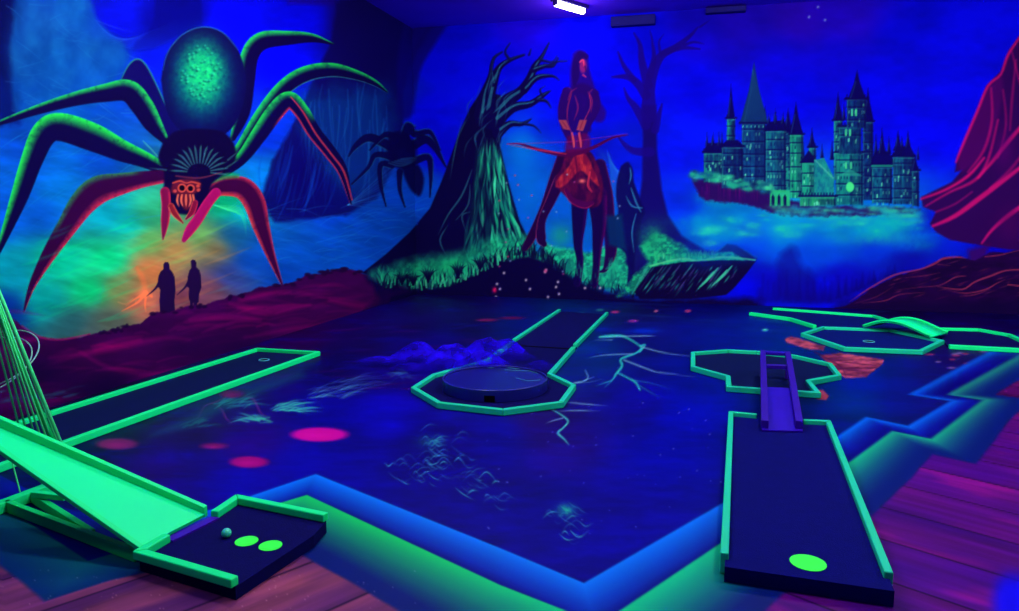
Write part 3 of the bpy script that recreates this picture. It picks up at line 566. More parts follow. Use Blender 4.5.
    for P in ([(600,337,2),(612,336,3),(624,336.5,2.2),(640,346,1.6),(640,350,2.2),(634,354,2),(621,359,2.2),(622,366,2.4),(616,374,2.2),(612,380,1.2),(604,383,1),(596,386,.4)], [(612,381,.8),(606,386,.8),(604,388,.3)],
              [(618,373,1.4),(630,379,1.6),(636,383,2),(640,390,1.4)], [(640,386,.9),(650,392,.7),(660,397.5,.4)], [(632,380,.9),(650,383,.7),(672,389,.3)], [(641,346,2.2),(645,345,1.8),(640,352,1.4)]):
        k.line([(q[0],q[1],q[2]*.5) for q in P], LT, .8, soft=1.6)
    for P in ([(642,347,.8),(665,353,.6),(690,356,.4)], [(624,360,.9),(650,370,.8),(662,373,.5),(695,377,.3)], [(632,354,.7),(605,355,.6),(590,357.5,.3)], [(660,372,.5),(678,374,.3)], [(564,402,.4),(585,404,.7),(608,406,.2)], [(560,411,.4),(580,410.5,.7),(600,411,.2)],
              [(574,383,.9),(584,381,.8),(588,377,.7),(585,370,.5)], [(585,380,.6),(594,377,.4)], [(595,340,.3),(612,340,.6)], [(575,383,.5),(590,382,.4),(602,379,.2)], [(598,337,.4),(640,336,.8),(656,336,.3)]): k.line(P, LG, .6)
    k.line([(551,409,.5),(560,414,.7),(568,421,.9),(563,428,.9),(558,433,1.1),(564,439,.8),(569,445,.4)], (60,190,180), .8, soft=1.5)
    k.line([(563,418,.7),(552,421,.6),(545,424,.2)], LG, .6)
    for i in range(70): k.blob(rd.uniform(480,800), rd.uniform(400,540), .9, .7, (110,120,220), rd.uniform(.1,.8))
    for i in range(12): k.ell(rd.uniform(925,985), rd.uniform(350,368), rd.uniform(2,5), .9, rd.choice([(150,110,170),(180,40,90)]), .6, 1)
    # painted wooden bits in the water
    WD = (185,72,98)
    k.poly([(785,339),(791,336.5),(825,346),(823,350.5),(812,350),(787,342.5)], WD, .95, 1.5, noise=.8, ns=4, tex=(10,2,(96,24,66),2.5))
    k.poly([(820,355),(840,353),(884,359.5),(883,363),(876,369),(866,377),(846,378),(838,374)], WD, .95, 1.5, noise=.8, ns=4, tex=(12,2,(92,22,62),2.5))
    for P in ([(822,357,.4),(845,362,.6),(880,366,.4)], [(836,370,.4),(850,368,.7),(874,368,.4)], [(815,352,.6),(840,366,.6),(846,377,.4)]): k.line(P, (60,0,50), .8)
    k.poly([(815,390),(823,390),(829,396),(826,400),(817,399)], (150,50,70), .9, 1.5)
    # zigzag border and planks, laid out in floor metres
    B = [tuple(G(*p)[:2]) for p in BLUE_LINE]; Gr = [tuple(G(*p)[:2]) for p in GREEN_LINE]
    w = Canvas(WX, WY); far = [(60, G(1080,322)[1]), (60, -40), (-60, -40), (-60, Gr[0][1])]
    idx = np.arange(len(WX)); nz = fbm(WX*2.2, WY*2.2, 31, 3)
    def edge(line, offs):
        P = list(line)+far; d = w.sdf(idx, P)
        best = np.full(len(WX), 1e9); de = np.full(len(WX), 1e9); n_ = len(line)-1; perp = []
        for i in range(n_):
            ax, ay = line[i]; bx, by = line[i+1]; ex, ey = bx-ax, by-ay; perp.append(np.abs((WX-ax)*ey-(WY-ay)*ex)/math.hypot(ex, ey))
        for i in range(n_):
            ax, ay = line[i]; bx, by = line[i+1]; ex, ey = bx-ax, by-ay; t = ((WX-ax)*ex+(WY-ay)*ey)/(ex*ex+ey*ey); tc = np.clip(t, 0, 1)
            dd = np.hypot(WX-ax-tc*ex, WY-ay-tc*ey); v = perp[i]
            if i > 0: v = np.where(t < 0, np.maximum(v, perp[i-1]), v)
            if i < n_-1: v = np.where(t > 1, np.maximum(v, perp[i+1]), v)
            m_ = dd < best; best = np.where(m_, dd, best); de = np.where(m_, v, de)
        return d < 0, de
    inB, dB = edge(B, 0); inG, dG = edge(Gr, 0)
    sf = np.maximum(.012, .0011*WY*WY); sB = np.clip(.5+np.where(inB, dB, -dB)/sf, 0, 1)
    sG = np.clip(.5+np.where(inG, dG, -dG)/sf, 0, 1)
    def over(c, a): k.C[:] = k.C*(1-a[:, None])+c*a[:, None]
    over(col((4,0,120))*(.85+.3*nz[:, None]), sB)
    over(col((0,108,235)), np.clip((X-120)/110, .12, 1)*sB*np.clip(1-dB/(.26-.07*np.clip((WY-3.6)/3.5, 0, 1)), 0, 1)**(.9+1.3*np.clip((WY-3.6)/2.5, 0, 1))*.97)
    over(col((4,0,95)), sB*np.clip((dB-.18)/.1, 0, 1)*.4)
    over(col((2,20,105)), sG)
    rg = np.clip((X-380)/220, 0, 1)[:, None]; lf = .35+.65*np.clip((X-110)/120, 0, 1)
    far_k = np.clip((WY-3.6)/3.5, 0, 1)[:, None]
    over((col((12,190,95))*(1-rg)+col((10,185,130))*rg)*(1-far_k)+col((30,150,120))*far_k, lf*sG*np.clip(1-dG/(.32-.08*far_k[:, 0]), 0, 1)**(.9+1.3*np.clip(far_k[:, 0]*1.4, 0, 1))*.97)
    # planks
    sW = np.where(inG, np.clip((dG-.24-.15*np.clip((X-110)/170, 0, 1)+.13*np.clip((WY-3.6)/2.5, 0, 1)-.02*nz)/.02, 0, 1), 0)
    ang = math.radians(90-30); ax_, ay_ = math.cos(ang), math.sin(ang)      # left planks run 30 deg right of +Y
    right = (X > 600)
    u = np.where(right, WX*ay_-WY*ax_, WX*ax_+WY*ay_); v = np.where(right, WX*ax_+WY*ay_, -WX*ay_+WY*ax_)
    pw = .40; r = v/pw; cell = np.floor(r); fr = r-cell
    tone = _hash(cell.astype(np.int64)+500, np.zeros(len(r), np.int64)+3, 9)
    grain = fbm(u*1.6, v*22, 41, 4); cloud = fbm(u*1.5+cell*3, v*3, 43, 3)
    cl = col((112,52,92))*(1-cloud[:, None])+col((48,14,104))*cloud[:, None]
    hot = np.clip((fbm(u*2.2+cell*7, v*5, 47, 3)-.55)*5, 0, 1)[:, None]; cl = cl*(1-.4*hot)+col((150,70,95))*.4*hot
    cr = col((96,10,112))*(1-cloud[:, None])+col((40,0,112))*cloud[:, None]; cr = cr*(1-.45*hot)+col((140,12,125))*.45*hot
    red = np.clip((WY-5.2)/2, 0, 1)[:, None]*.8; cr = cr*(1-red)+(col((92,14,66))*(1-cloud[:, None])+col((40,0,70))*cloud[:, None])*red
    cw = np.where(right[:, None], cr, cl)*(.72+.45*grain[:, None]+.18*tone[:, None])
    gw = np.maximum(.011, .0006*WY*WY); gap = np.clip(1-np.minimum(fr, 1-fr)*pw/gw, 0, 1)*.9*np.clip(.013/gw+.2, 0, 1)
    cw = cw*(1-gap[:, None])+col((12,0,44))*gap[:, None]
    over(cw, sW)
    k.blob(1012,600,20,26,(0,0,235),.9,2.0)
    for i in range(60): k.blob(rd.uniform(0,420), rd.uniform(570,611), .8, .7, (190,150,170), rd.uniform(.1,.5))
    return np.clip(k.C, 0, 1)

# ================================================================ scene
import bpy, bmesh
from mathutils import Vector, Matrix
SC = bpy.context.scene; COL = SC.collection
def lin(c): 
    c = np.asarray(c, float); return np.where(c <= .04045, c/12.92, ((c+.055)/1.055)**2.4)
def rgb(r, g, b): return tuple(lin(np.array([r, g, b])/255.0))+(1.0,)

def material(name, c, rough=.55, var=.12, scale=14, spec=.1, bump=0, alpha=1, emit=0):
    m = bpy.data.materials.new(name); m.use_nodes = True; nt = m.node_tree; b = nt.nodes['Principled BSDF']
    b.inputs['Roughness'].default_value = rough; b.inputs['Specular IOR Level'].default_value = spec
    tc = nt.nodes.new('ShaderNodeTexCoord'); n = nt.nodes.new('ShaderNodeTexNoise'); n.inputs['Scale'].default_value = scale; n.inputs['Detail'].default_value = 4
    nt.links.new(tc.outputs['Object'], n.inputs['Vector'])
    mx = nt.nodes.new('ShaderNodeMix'); mx.data_type = 'RGBA'
    mx.inputs[6].default_value = tuple(x*(1-var) for x in c[:3])+(1,); mx.inputs[7].default_value = tuple(min(1, x*(1+var)) for x in c[:3])+(1,)
    nt.links.new(n.outputs['Fac'], mx.inputs[0]); nt.links.new(mx.outputs[2], b.inputs['Base Color'])
    if bump:
        bp = nt.nodes.new('ShaderNodeBump'); bp.inputs['Strength'].default_value = bump; bp.inputs['Distance'].default_value = .004
        n2 = nt.nodes.new('ShaderNodeTexNoise'); n2.inputs['Scale'].default_value = 160
        nt.links.new(tc.outputs['Object'], n2.inputs['Vector']); nt.links.new(n2.outputs['Fac'], bp.inputs['Height']); nt.links.new(bp.outputs['Normal'], b.inputs['Normal'])
    if alpha < 1: b.inputs['Alpha'].default_value = alpha
    if emit:
        b.inputs['Emission Color'].default_value = c; b.inputs['Emission Strength'].default_value = emit
    return m
def painted(name, rough, spec):
    m = bpy.data.materials.new(name); m.use_nodes = True; nt = m.node_tree; b = nt.nodes['Principled BSDF']
    b.inputs['Roughness'].default_value = rough; b.inputs['Specular IOR Level'].default_value = spec
    a = nt.nodes.new('ShaderNodeAttribute'); a.attribute_name = 'paint'
    tc = nt.nodes.new('ShaderNodeTexCoord'); n = nt.nodes.new('ShaderNodeTexNoise'); n.inputs['Scale'].default_value = 60; n.inputs['Detail'].default_value = 3
    bp = nt.nodes.new('ShaderNodeBump'); bp.inputs['Strength'].default_value = .15; bp.inputs['Distance'].default_value = .003
    nt.links.new(tc.outputs['Object'], n.inputs['Vector']); nt.links.new(n.outputs['Fac'], bp.inputs['Height']); nt.links.new(bp.outputs['Normal'], b.inputs['Normal'])
    nt.links.new(a.outputs['Color'], b.inputs['Base Color']); return m

M = dict(
 green=material('fluorescent_green_paint', rgb(8,222,142), .5, .06, 5),
 ramp=material('bright_green_board', rgb(4,228,158), .5, .04, 3),
 teal=material('fluorescent_teal_paint', rgb(18,186,158), .5, .08, 5),
 felt=material('dark_felt', rgb(5,4,78), .95, .25, 30, .05, .5),
 feltg=material('dark_green_felt', rgb(5,16,72), .95, .25, 30, .05, .5),
 feltr=material('blue_felt', rgb(2,4,96), .95, .2, 12, .05, .5),
 feltb=material('back_lane_felt', rgb(2,16,104), .95, .25, 20, .05, .5),
 dark=material('dark_board', rgb(10,0,58), .8, .2, 20, .1),
 hole=material('hole_dark', rgb(2,0,20), .9, .1, 20, .05),
 rim=material('hole_rim_paint', rgb(60,150,190), .5, .1, 20),
 blue=material('blue_lacquer', rgb(36,3,178), .5, .15, 8), 
 violet=material('violet_board', rgb(40,4,158), .55, .15, 8),
 strip=material('violet_strip', rgb(50,10,170), .5, .2, 20),
 drum=material('blue_tinted_acrylic', rgb(22,20,150), .3, .1, 6, .4, 0, .72),
 drumrim=material('acrylic_edge', rgb(40,40,170), .3, .1, 6, .4, 0, .85),
 tulle=material('blue_tulle', rgb(24,0,225), .9, .5, 9, .05, .2, .8),
 string=material('green_string', rgb(70,245,170), .6, .1, 20), hoop=material('pale_hoop', rgb(110,170,190), .4, .1, 20),
 pole=material('green_pole', rgb(6,200,112), .5, .15, 9),
 ball=material('golf_ball_skin', rgb(45,190,185), .45, .1, 60, .4),
 spot=material('green_spot_paint', rgb(50,245,80), .6, .05, 10),
 ceil=material('ceiling_blue_paint', rgb(60,10,250), .8, .1, 1.2, .1),
 side=material('plain_dark_wall', rgb(6,4,60), .8, .2, .6, .1),
 house=material('lamp_housing', rgb(30,10,120), .6, .1, 9), fix=material('dark_fixture', rgb(10,2,120), .7, .2, 9),
 tube=material('lit_tube', (1,.98,1,1), .5, 0, 1, .2, 0, 1, 9.0),
 edge=material('bed_edge', rgb(6,2,50), .8, .2, 9, .1))
nt = M['tulle'].node_tree; b_ = nt.nodes['Principled BSDF']; n_ = nt.nodes.new('ShaderNodeTexNoise'); n_.inputs['Scale'].default_value = 7; n_.inputs['Detail'].default_value = 5
mr = nt.nodes.new('ShaderNodeMapRange'); mr.inputs[1].default_value = .35; mr.inputs[2].default_value = .6; mr.inputs[3].default_value = .35; mr.inputs[4].default_value = .97
nt.links.new(nt.nodes['Texture Coordinate'].outputs['Object'], n_.inputs['Vector']); nt.links.new(n_.outputs['Fac'], mr.inputs[0]); at_ = nt.nodes.new('ShaderNodeAttribute'); at_.attribute_name = 'thin'; mm = nt.nodes.new('ShaderNodeMath'); mm.operation = 'MULTIPLY'
nt.links.new(mr.outputs[0], mm.inputs[0]); nt.links.new(at_.outputs['Fac'], mm.inputs[1]); nt.links.new(mm.outputs[0], b_.inputs['Alpha'])
M['wallp'] = painted('mural_wall_paint', .8, .03); M['floorp'] = painted('mural_floor_paint', .5, .03)

def tag(o, label, cat, group=None):
    o['label'] = label; o['category'] = cat
    if group: o['group'] = group
    return o
def thing(name, label, cat, loc, group=None):
    o = bpy.data.objects.new(name, None); COL.objects.link(o); o.location = loc; o.empty_display_size = .1
    return tag(o, label, cat, group)
def obj(name, bm, mat, parent=None, smooth=False, label=None):
    """link a bmesh (built in world metres) as one object, below a thing when given"""
    bmesh.ops.recalc_face_normals(bm, faces=bm.faces[:])
    me = bpy.data.meshes.new(name); 
    off = None
    if parent is not None:
        off = Vector(parent.location); p = parent.parent
        while p is not None: off += Vector(p.location); p = p.parent
    else:
        xs = [v.co for v in bm.verts]
        off = Vector((sum(v.x for v in xs)/len(xs), sum(v.y for v in xs)/len(xs), min(v.z for v in xs)))
    bmesh.ops.translate(bm, verts=bm.verts[:], vec=-off); bm.to_mesh(me); bm.free()
    me.materials.append(M[mat] if isinstance(mat, str) else mat)
    if smooth:
        for p in me.polygons: p.use_smooth = True
    o = bpy.data.objects.new(name, me); COL.objects.link(o)
    if parent is not None: o.parent = parent
    else: o.location = off
    if label: o['label'] = label
    return o
def bevel(bm, w=.004):
    bmesh.ops.bevel(bm, geom=bm.edges[:], offset=w, segments=2, affect='EDGES', profile=.5)
def prism(P, z0, z1, bm=None, bev=0):
    bm = bm or bmesh.new()
    a = [bm.verts.new((p[0], p[1], z0)) for p in P]; b = [bm.verts.new((p[0], p[1], z1)) for p in P]; n = len(P)
    bm.faces.new(a[::-1]); bm.faces.new(b)
    for i in range(n): bm.faces.new((a[i], a[(i+1) % n], b[(i+1) % n], b[i]))
    if bev: bevel(bm, bev)
    return bm
def beam(p, q, w, h, up=(0, 0, 1), bm=None, bev=.003):
    """board with its top centreline from p to q"""
    p, q = Vector(p), Vector(q); d = (q-p).normalized(); up = Vector(up); s = d.cross(up).normalized(); u = s.cross(d).normalized()
    nb = bm or bmesh.new(); t = bmesh.new(); V = []
    for e in (p, q):
        for a, b in ((-1, 0), (1, 0), (1, -1), (-1, -1)): V.append(t.verts.new(e+s*(a*w/2)+u*(b*h)))
    t.faces.new(V[:4]); t.faces.new(V[4:][::-1])
    for i in range(4): t.faces.new((V[i], V[(i+1) % 4], V[4+(i+1) % 4], V[4+i]))
    bmesh.ops.recalc_face_normals(t, faces=t.faces[:])
    if bev: bevel(t, bev)
    if bm is None: nb.free(); return t
    me = bpy.data.meshes.new('t'); t.to_mesh(me); t.free(); bm.from_mesh(me); bpy.data.meshes.remove(me); return bm
def tube(pts, r, n=10, bm=None, closed=False):
    bm = bm or bmesh.new(); P = [Vector(p) for p in pts]; rings = []; N = len(P)
    up = Vector((0.13, 0.31, .94))
    for i in range(N):
        d = (P[(i+1) % N]-P[i-1]) if closed else (P[min(i+1, N-1)]-P[max(i-1, 0)])
        d.normalize(); s = d.cross(up)
        if s.length < 1e-3: s = d.cross(Vector((1, 0, 0)))
        s.normalize(); u = s.cross(d)
        rings.append([bm.verts.new(P[i]+(s*math.cos(2*math.pi*k/n)+u*math.sin(2*math.pi*k/n))*r) for k in range(n)])
    for i in range(N if closed else N-1):
        A, B = rings[i], rings[(i+1) % N]
        for k in range(n): bm.faces.new((A[k], A[(k+1) % n], B[(k+1) % n], B[k]))
    if not closed: bm.faces.new(rings[0][::-1]); bm.faces.new(rings[-1])
    return bm
def rails(parent, pts, w, z0, z1, mat, closed=False, name='rail'):
    """timber border rails, one mesh per straight piece, mitred where they meet. pts: (x, y) centreline"""
    P = [Vector((p[0], p[1])) for p in pts]; n = len(P); L = []
    for i in range(n):
        if closed or 0 < i < n-1:
            a = (P[i]-P[i-1]).normalized(); b = (P[(i+1) % n]-P[i]).normalized()
            na = Vector((-a.y, a.x)); nb = Vector((-b.y, b.x)); m = (na+nb).normalized(); k = w/2/max(.35, m.dot(na)); L.append(m*k)
        else:
            d = (P[1]-P[0] if i == 0 else P[-1]-P[-2]).normalized(); L.append(Vector((-d.y, d.x))*w/2)
    for i in range(n if closed else n-1):
        j = (i+1) % n; g = .0012; d = (P[j]-P[i]).normalized()*g
        q = [P[i]+L[i]+d, P[i]-L[i]+d, P[j]-L[j]-d, P[j]+L[j]-d]
        obj(name, prism(q, z0, z1, bev=.006), mat, parent)
def ring(parent, c, r, z, name='hole_rim', t=.006):
    bm = tube([(c[0]+r*math.cos(a), c[1]+r*math.sin(a), z) for a in np.linspace(0, 2*math.pi, 33)[:-1]], t, 6, closed=True)
    obj(name, bm, 'rim', parent, True)
    obj('hole', prism([(c[0]+(r-t)*math.cos(a), c[1]+(r-t)*math.sin(a)) for a in np.linspace(0, 2*math.pi, 33)[:-1]], z-.004, z+.0015), 'hole', parent)

# ---------------------------------------------------------------- room shell
XL = -4.98; YB = 12.09; ZC = 4.62; XR = 8.2; YN = -1.2
def gridmesh(name, P, C, mat):
    """P: rows x cols x 3 world points, C: matching paint colours"""
    r, c = P.shape[:2]; me = bpy.data.meshes.new(name); me.vertices.add(r*c); me.vertices.foreach_set('co', P.reshape(-1).astype(np.float32))
    i = np.arange(r-1)[:, None]*c+np.arange(c-1)[None, :]
    q = np.stack([i, i+1, i+c+1, i+c], -1).reshape(-1).astype(np.int32); nf = (r-1)*(c-1)
    me.loops.add(nf*4); me.loops.foreach_set('vertex_index', q); me.polygons.add(nf)
    me.polygons.foreach_set('loop_start', np.arange(0, nf*4, 4, dtype=np.int32)); me.polygons.foreach_set('loop_total', np.full(nf, 4, np.int32))
    me.update(calc_edges=True)
    at = me.color_attributes.new('paint', 'FLOAT_COLOR', 'POINT')
    a = np.ones((r*c, 4), np.float32); a[:, :3] = np.minimum(lin(C), .96); at.data.foreach_set('color', a.ravel())
    me.materials.append(M[mat]); o = bpy.data.objects.new(name, me); COL.objects.link(o); o['kind'] = 'structure'; return o
def paint_surface(name, P, fn, mat):
    Q = P.reshape(-1, 3); x, y = project(Q); w = (Q-EYE)@FW
    x = np.where(w < .3, np.where(Q[:, 0] < 0, -250, 1270), x); y = np.where(w < .3, 760, y)
    x = np.clip(x, -250, 1270); y = np.clip(y, -260, 760)
    C = fn(x, y, Q) ; return gridmesh(name, P, C, mat)
def plain(name, P, mat):
    bm = bmesh.new(); bm.faces.new([bm.verts.new(p) for p in P]); o = obj(name, bm, mat); o['kind'] = 'structure'; return o

STEP = .9
# floor: rows of constant depth, columns fanned out so that the paint keeps even detail
def y_of(py): return G(509.5, py)[1]
rows = [YB]+[y for y in (y_of(p) for p in np.arange(299, 900, STEP)) if y < YB-.01]+list(np.linspace(1.1, YN, 8))
rows = sorted(set(round(float(r), 5) for r in rows), reverse=True); rows = [r for r in rows if r >= YN]
tt = np.concatenate([np.linspace(0, 1, 1200)])
PF = np.zeros((len(rows), 1200+24, 3))
for i, y in enumerate(rows):
    yy = max(y, .8)
    a = max(XL+.02, yy*math.tan(YAW-math.atan((CX+25)/F)*1.0)*1.0 if False else -yy*math.tan(math.atan((CX+20)/F)+YAW)*1.02)
    b = yy*math.tan(math.atan((1040-CX)/F)-YAW)*1.04+.1
    PF[i, :, 0] = np.concatenate([np.linspace(XL, a, 13)[:-1], np.linspace(a, b, 1200), np.linspace(b, XR, 13)[1:]]); PF[i, :, 1] = y
paint_surface('floor', PF, lambda x, y, Q: paint_floor(x, y, Q[:, 0], Q[:, 1]), 'floorp')
# left wall
def yl(px): return on_x(px, 300, XL)[1]
ys = [YN, .3, 1.2, 2.0]+[yl(p) for p in np.arange(-60, 419, STEP)]; ys = [y for y in ys if y < YB-.01]+[YB]
zs = np.linspace(0, ZC, 620)
PL = np.zeros((len(zs), len(ys), 3)); PL[:, :, 0] = XL; PL[:, :, 1] = np.array(ys)[None, :]; PL[:, :, 2] = zs[:, None]
paint_surface('wall_left', PL, lambda x, y, Q: paint_wall(x, y), 'wallp')
xs = [on_y(p, 250, YB)[0] for p in np.arange(419, 1060, STEP)]; xs = [XL]+[x for x in xs if x > XL+.01]+list(np.linspace(5.6, XR, 12)) 
xs = sorted(xs); zs = np.linspace(0, ZC, 330)
PB = np.zeros((len(zs), len(xs), 3)); PB[:, :, 1] = YB; PB[:, :, 0] = np.array(xs)[None, :]; PB[:, :, 2] = zs[:, None]
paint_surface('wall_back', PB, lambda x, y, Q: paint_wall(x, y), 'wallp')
plain('ceiling', [(XL, YN, ZC), (XR, YN, ZC), (XR, YB, ZC), (XL, YB, ZC)], 'ceil')
plain('wall_right', [(XR, YN, 0), (XR, YB, 0), (XR, YB, ZC), (XR, YN, ZC)], 'side')
plain('wall_front', [(XL, YN, 0), (XR, YN, 0), (XR, YN, ZC), (XL, YN, ZC)], 'side')

# ---------------------------------------------------------------- ceiling lamps: one in view, the others added to light the room
def lamp(c, ang, label, L=1.2, power=100, group=None, lit=True):
    t = thing('ceiling_lamp', label, 'lamp', (c[0], c[1], ZC-.11), group)
    d = Vector((math.cos(ang), math.sin(ang), 0)); c = Vector((c[0], c[1], ZC))
    obj('housing', beam(c-d*(L/2+.04)-Vector((0,0,.001)), c+d*(L/2+.04)-Vector((0,0,.001)), .16, .05), 'house', t)
    obj('tube', tube([c-d*L/2-Vector((0,0,.08)), c+d*L/2-Vector((0,0,.08))], .05, 12), 'tube', t, True)
    for s in (-1, 1): obj('end_cap', beam(c+d*s*(L/2)-Vector((0,0,.05)), c+d*s*(L/2+.035)-Vector((0,0,.05)), .07, .06), 'house', t)
    ld = bpy.data.lights.new('lamp_light', 'POINT'); ld.shadow_soft_size = .16; ld.energy = power; ld.color = (1, 1, .45)
    lo = bpy.data.objects.new('lamp_light', ld); COL.objects.link(lo); lo.parent = t; lo.location = (0, 0, -.2); lo.rotation_euler = (0, 0, ang)
    return t
pa = on_y(555, 2, 1); 
def at_ceil(px, py): return G(px, py, ZC-.08)
a, b = at_ceil(556, 3), at_ceil(583, 11)
POW = 255; FB = 820; FL = 340
mid = (a+b)/2; lamp((mid[0], mid[1]), math.atan2(b[1]-a[1], b[0]-a[0]), 'short lit tube lamp on the blue ceiling above the bow archer', float(np.hypot(*(b-a)[:2])), POW*.08)
for (x, y) in ((-2.6, 6.6), (1.2, 7.2), (4.8, 6.6), (-2.4, 3.7), (1.4, 3.6), (5.0, 3.4)):  # out-of-view tube lamps, added to light the room evenly
    lamp((x, y), 0, 'added unseen ceiling tube lamp lighting the minigolf lanes', 1.4, POW, 'added ceiling tube lamps out of view')
def flood(loc, aim, label, power, cone=75):  # added spot lamp with a housing, lifts the brightness of the lower walls
    t = thing('added_flood_lamp', label, 'lamp', loc, 'added flood lamps brightening the mural walls'); p = Vector(loc); d = (Vector(aim)-p).normalized()
    obj('bracket', beam((p.x-.06, p.y, ZC-.002), (p.x+.06, p.y, ZC-.002), .05, ZC-p.z-.06), 'house', t)
    obj('housing', tube([p-d*.12, p-d*.02], .09, 20), 'house', t, True); obj('lens', tube([p-d*.02, p-d*.012], .08, 20), 'tube', t)
    ld = bpy.data.lights.new('added_flood_light', 'SPOT'); ld.energy = power; ld.spot_size = math.radians(cone); ld.spot_blend = 1; ld.shadow_soft_size = .12; ld.color = (1, 1, .78)
    lo = bpy.data.objects.new('added_flood_light', ld); COL.objects.link(lo); lo.parent = t; lo.rotation_euler = d.to_track_quat('-Z', 'Y').to_euler()
for x_ in (-3.2, -.2, 2.8, 5.8): flood((x_*.8, 4.4, 4.3), (x_, YB, .9), 'added unseen flood lamp brightening the back wall mural', FB)
for y_ in (4.6, 7.6, 10.4): flood((.4, y_-.8, 4.3), (XL, y_, .9), 'added unseen flood lamp brightening the left wall mural', FL)
lamp((-1.6, .9), math.pi/2, 'added unseen ceiling tube lamp lighting the minigolf lanes', 1.4, 110, 'added ceiling tube lamps out of view')  # added on the camera side to brighten the cage strings
for (x0, y0, x1, y1), lb in (((611,17,655,24), 'thin dark bar fixture high on the wall above the bare tree'), ((706,0,746,11), 'larger dark box fixture at the top wall edge, right of the bare tree')):
    p, q = on_y(x0, y0, YB-.1), on_y(x1, y1, YB-.1); t = thing('wall_fixture', lb, 'fixture', ((p[0]+q[0])/2, YB-.06, q[2]))
    z = max(min(p[2], ZC-.02), q[2]+.08)
    obj('housing', prism([(p[0], YB-.13), (q[0], YB-.13), (q[0], YB-.004), (p[0], YB-.004)], q[2], z, bev=.01), 'fix', t)
    obj('front_panel', prism([(p[0]+.04, YB-.137), (q[0]-.04, YB-.137), (q[0]-.04, YB-.1305), (p[0]+.04, YB-.1305)], q[2]+.02, z-.02), 'fix', t)

# ---------------------------------------------------------------- lanes
def lane(label, bed, loops, w=.06, zb=.045, zt=.09, felt='felt', mat='green', hole=None, extra=None):
    cx = sum(p[0] for p in bed)/len(bed); cy = sum(p[1] for p in bed)/len(bed)
    t = thing('minigolf_lane', label, 'minigolf lane', (cx, cy, 0))
    obj('bed', prism(bed, .002, zb), felt, t)
    for pts, closed in loops: rails(t, pts, w, .002, zt, mat, closed)
    if hole: ring(t, hole[:2], hole[2], zb+.002)
    return t
g2 = lambda L, z=.052: [tuple(G(p[0], p[1], z)[:2]) for p in L]
# left lane along the left wall
LL = g2([(257,348),(317.5,351.5),(62,440.5)]); LL = [(-4.78,2.4),LL[0],LL[1],(LL[2][0]-.02,2.6)]
h = G(264,359,.03)
lane('long straight green-edged lane along the left wall, under the big painted spider', LL, [(LL, False)], .045, .018, .052, 'feltg', 'green', (h[0], h[1], .05))
# centre lane with round end
CP = g2([(559.5,309),(514,339)]), g2([(512,341),(487,359.5)])+[(-2.36,6.1)]+g2([(413.5,387),(439,402),(503,409),(561,401.5),(573.5,384.5),(549.5,373),(573.5,346.5)]), g2([(575,344),(607,312)])
ct = lane('centre lane running to the back wall, octagonal end with a round drum', [CP[0][0], CP[2][1]]+CP[1][::-1][1:]+[CP[0][1]], [(c_, False) for c_ in CP], .045, .018, .052, 'felt', 'teal')
obj('seam', prism([(-2.03,7.76),(-1.36,7.72),(-1.36,7.76),(-2.03,7.80)], .021, .024), 'hole', ct)
# right lanes
RU = g2([(693,352),(728,349.5),(757,351),(795,355),(830,363),(839,374.5),(808,380),(818,392),(729,386),(728,375.5),(693,366)])
lane('wide many-sided green-edged lane behind the violet jump ramp', RU, [(RU, True)], .045, .018, .052, 'feltg', 'teal', tuple(G(769,367,.02)[:2])+(.05,))
RL = g2([(757,414),(731,411.5),(724.5,553)], .1); RR = g2([(803,419.5),(828.5,420.5),(889,572)], .1)
rl = lane('plain rectangular green-edged lane in the right foreground, below the jump ramp', [(RL[1][0],RL[1][1]-.02),(RR[1][0],RR[1][1]-.02),(RR[2][0],3.0),(RL[2][0],3.03)], [(RL, False), (RR, False)], .036, .07, .1, 'feltr', 'teal')
p = G(808,563,.07); obj('tee_spot', prism([(p[0]+.075*math.cos(a), p[1]+.075*math.sin(a)) for a in np.linspace(0, 6.283, 33)[:-1]], .0705, .0725), 'spot', rl, label='green tee spot')
# back right lane
OC = g2([(803,333),(823,326.5),(890,329),(942,340),(921,350),(845,347)]); oc_h = G(869,339,.05)
lane('low eight-foot octagonal lane end with a small hole, back right'.replace('eight-foot octagonal', 'six-sided green-edged'), OC, [(OC, True)], .05, .018, .052, 'feltb', 'teal', (oc_h[0], oc_h[1], .06))
B1 = g2([(773,307.5),(874,315),(888,319.5),(912,324)]); B2 = g2([(750,312),(790,317.5),(815,325)]) 
lane('narrow slanting green-edged lane along the foot of the back wall', [B1[0], B1[1], B1[2], B1[3], g2([(893,326.5)])[0], g2([(826,324.2)])[0], B2[2], B2[1], B2[0]], [(B1, False), (B2, False)], .05, .018, .052, 'feltb', 'green')
C1 = g2([(936,327.5),(979,328.5),(1010,334),(1045,350)]); C2 = g2([(949,344.5),(1045,349.5)])
lane('green-edged lane at the right edge of the picture, beyond the hump bridge', [C1[0], C1[1], C1[2], C1[3], C2[0]], [(C1[:3]+[C1[3]], False), (C2[:1]+[(C2[1][0]-.05, C2[1][1])], False)], .05, .018, .052, 'felt', 'green')
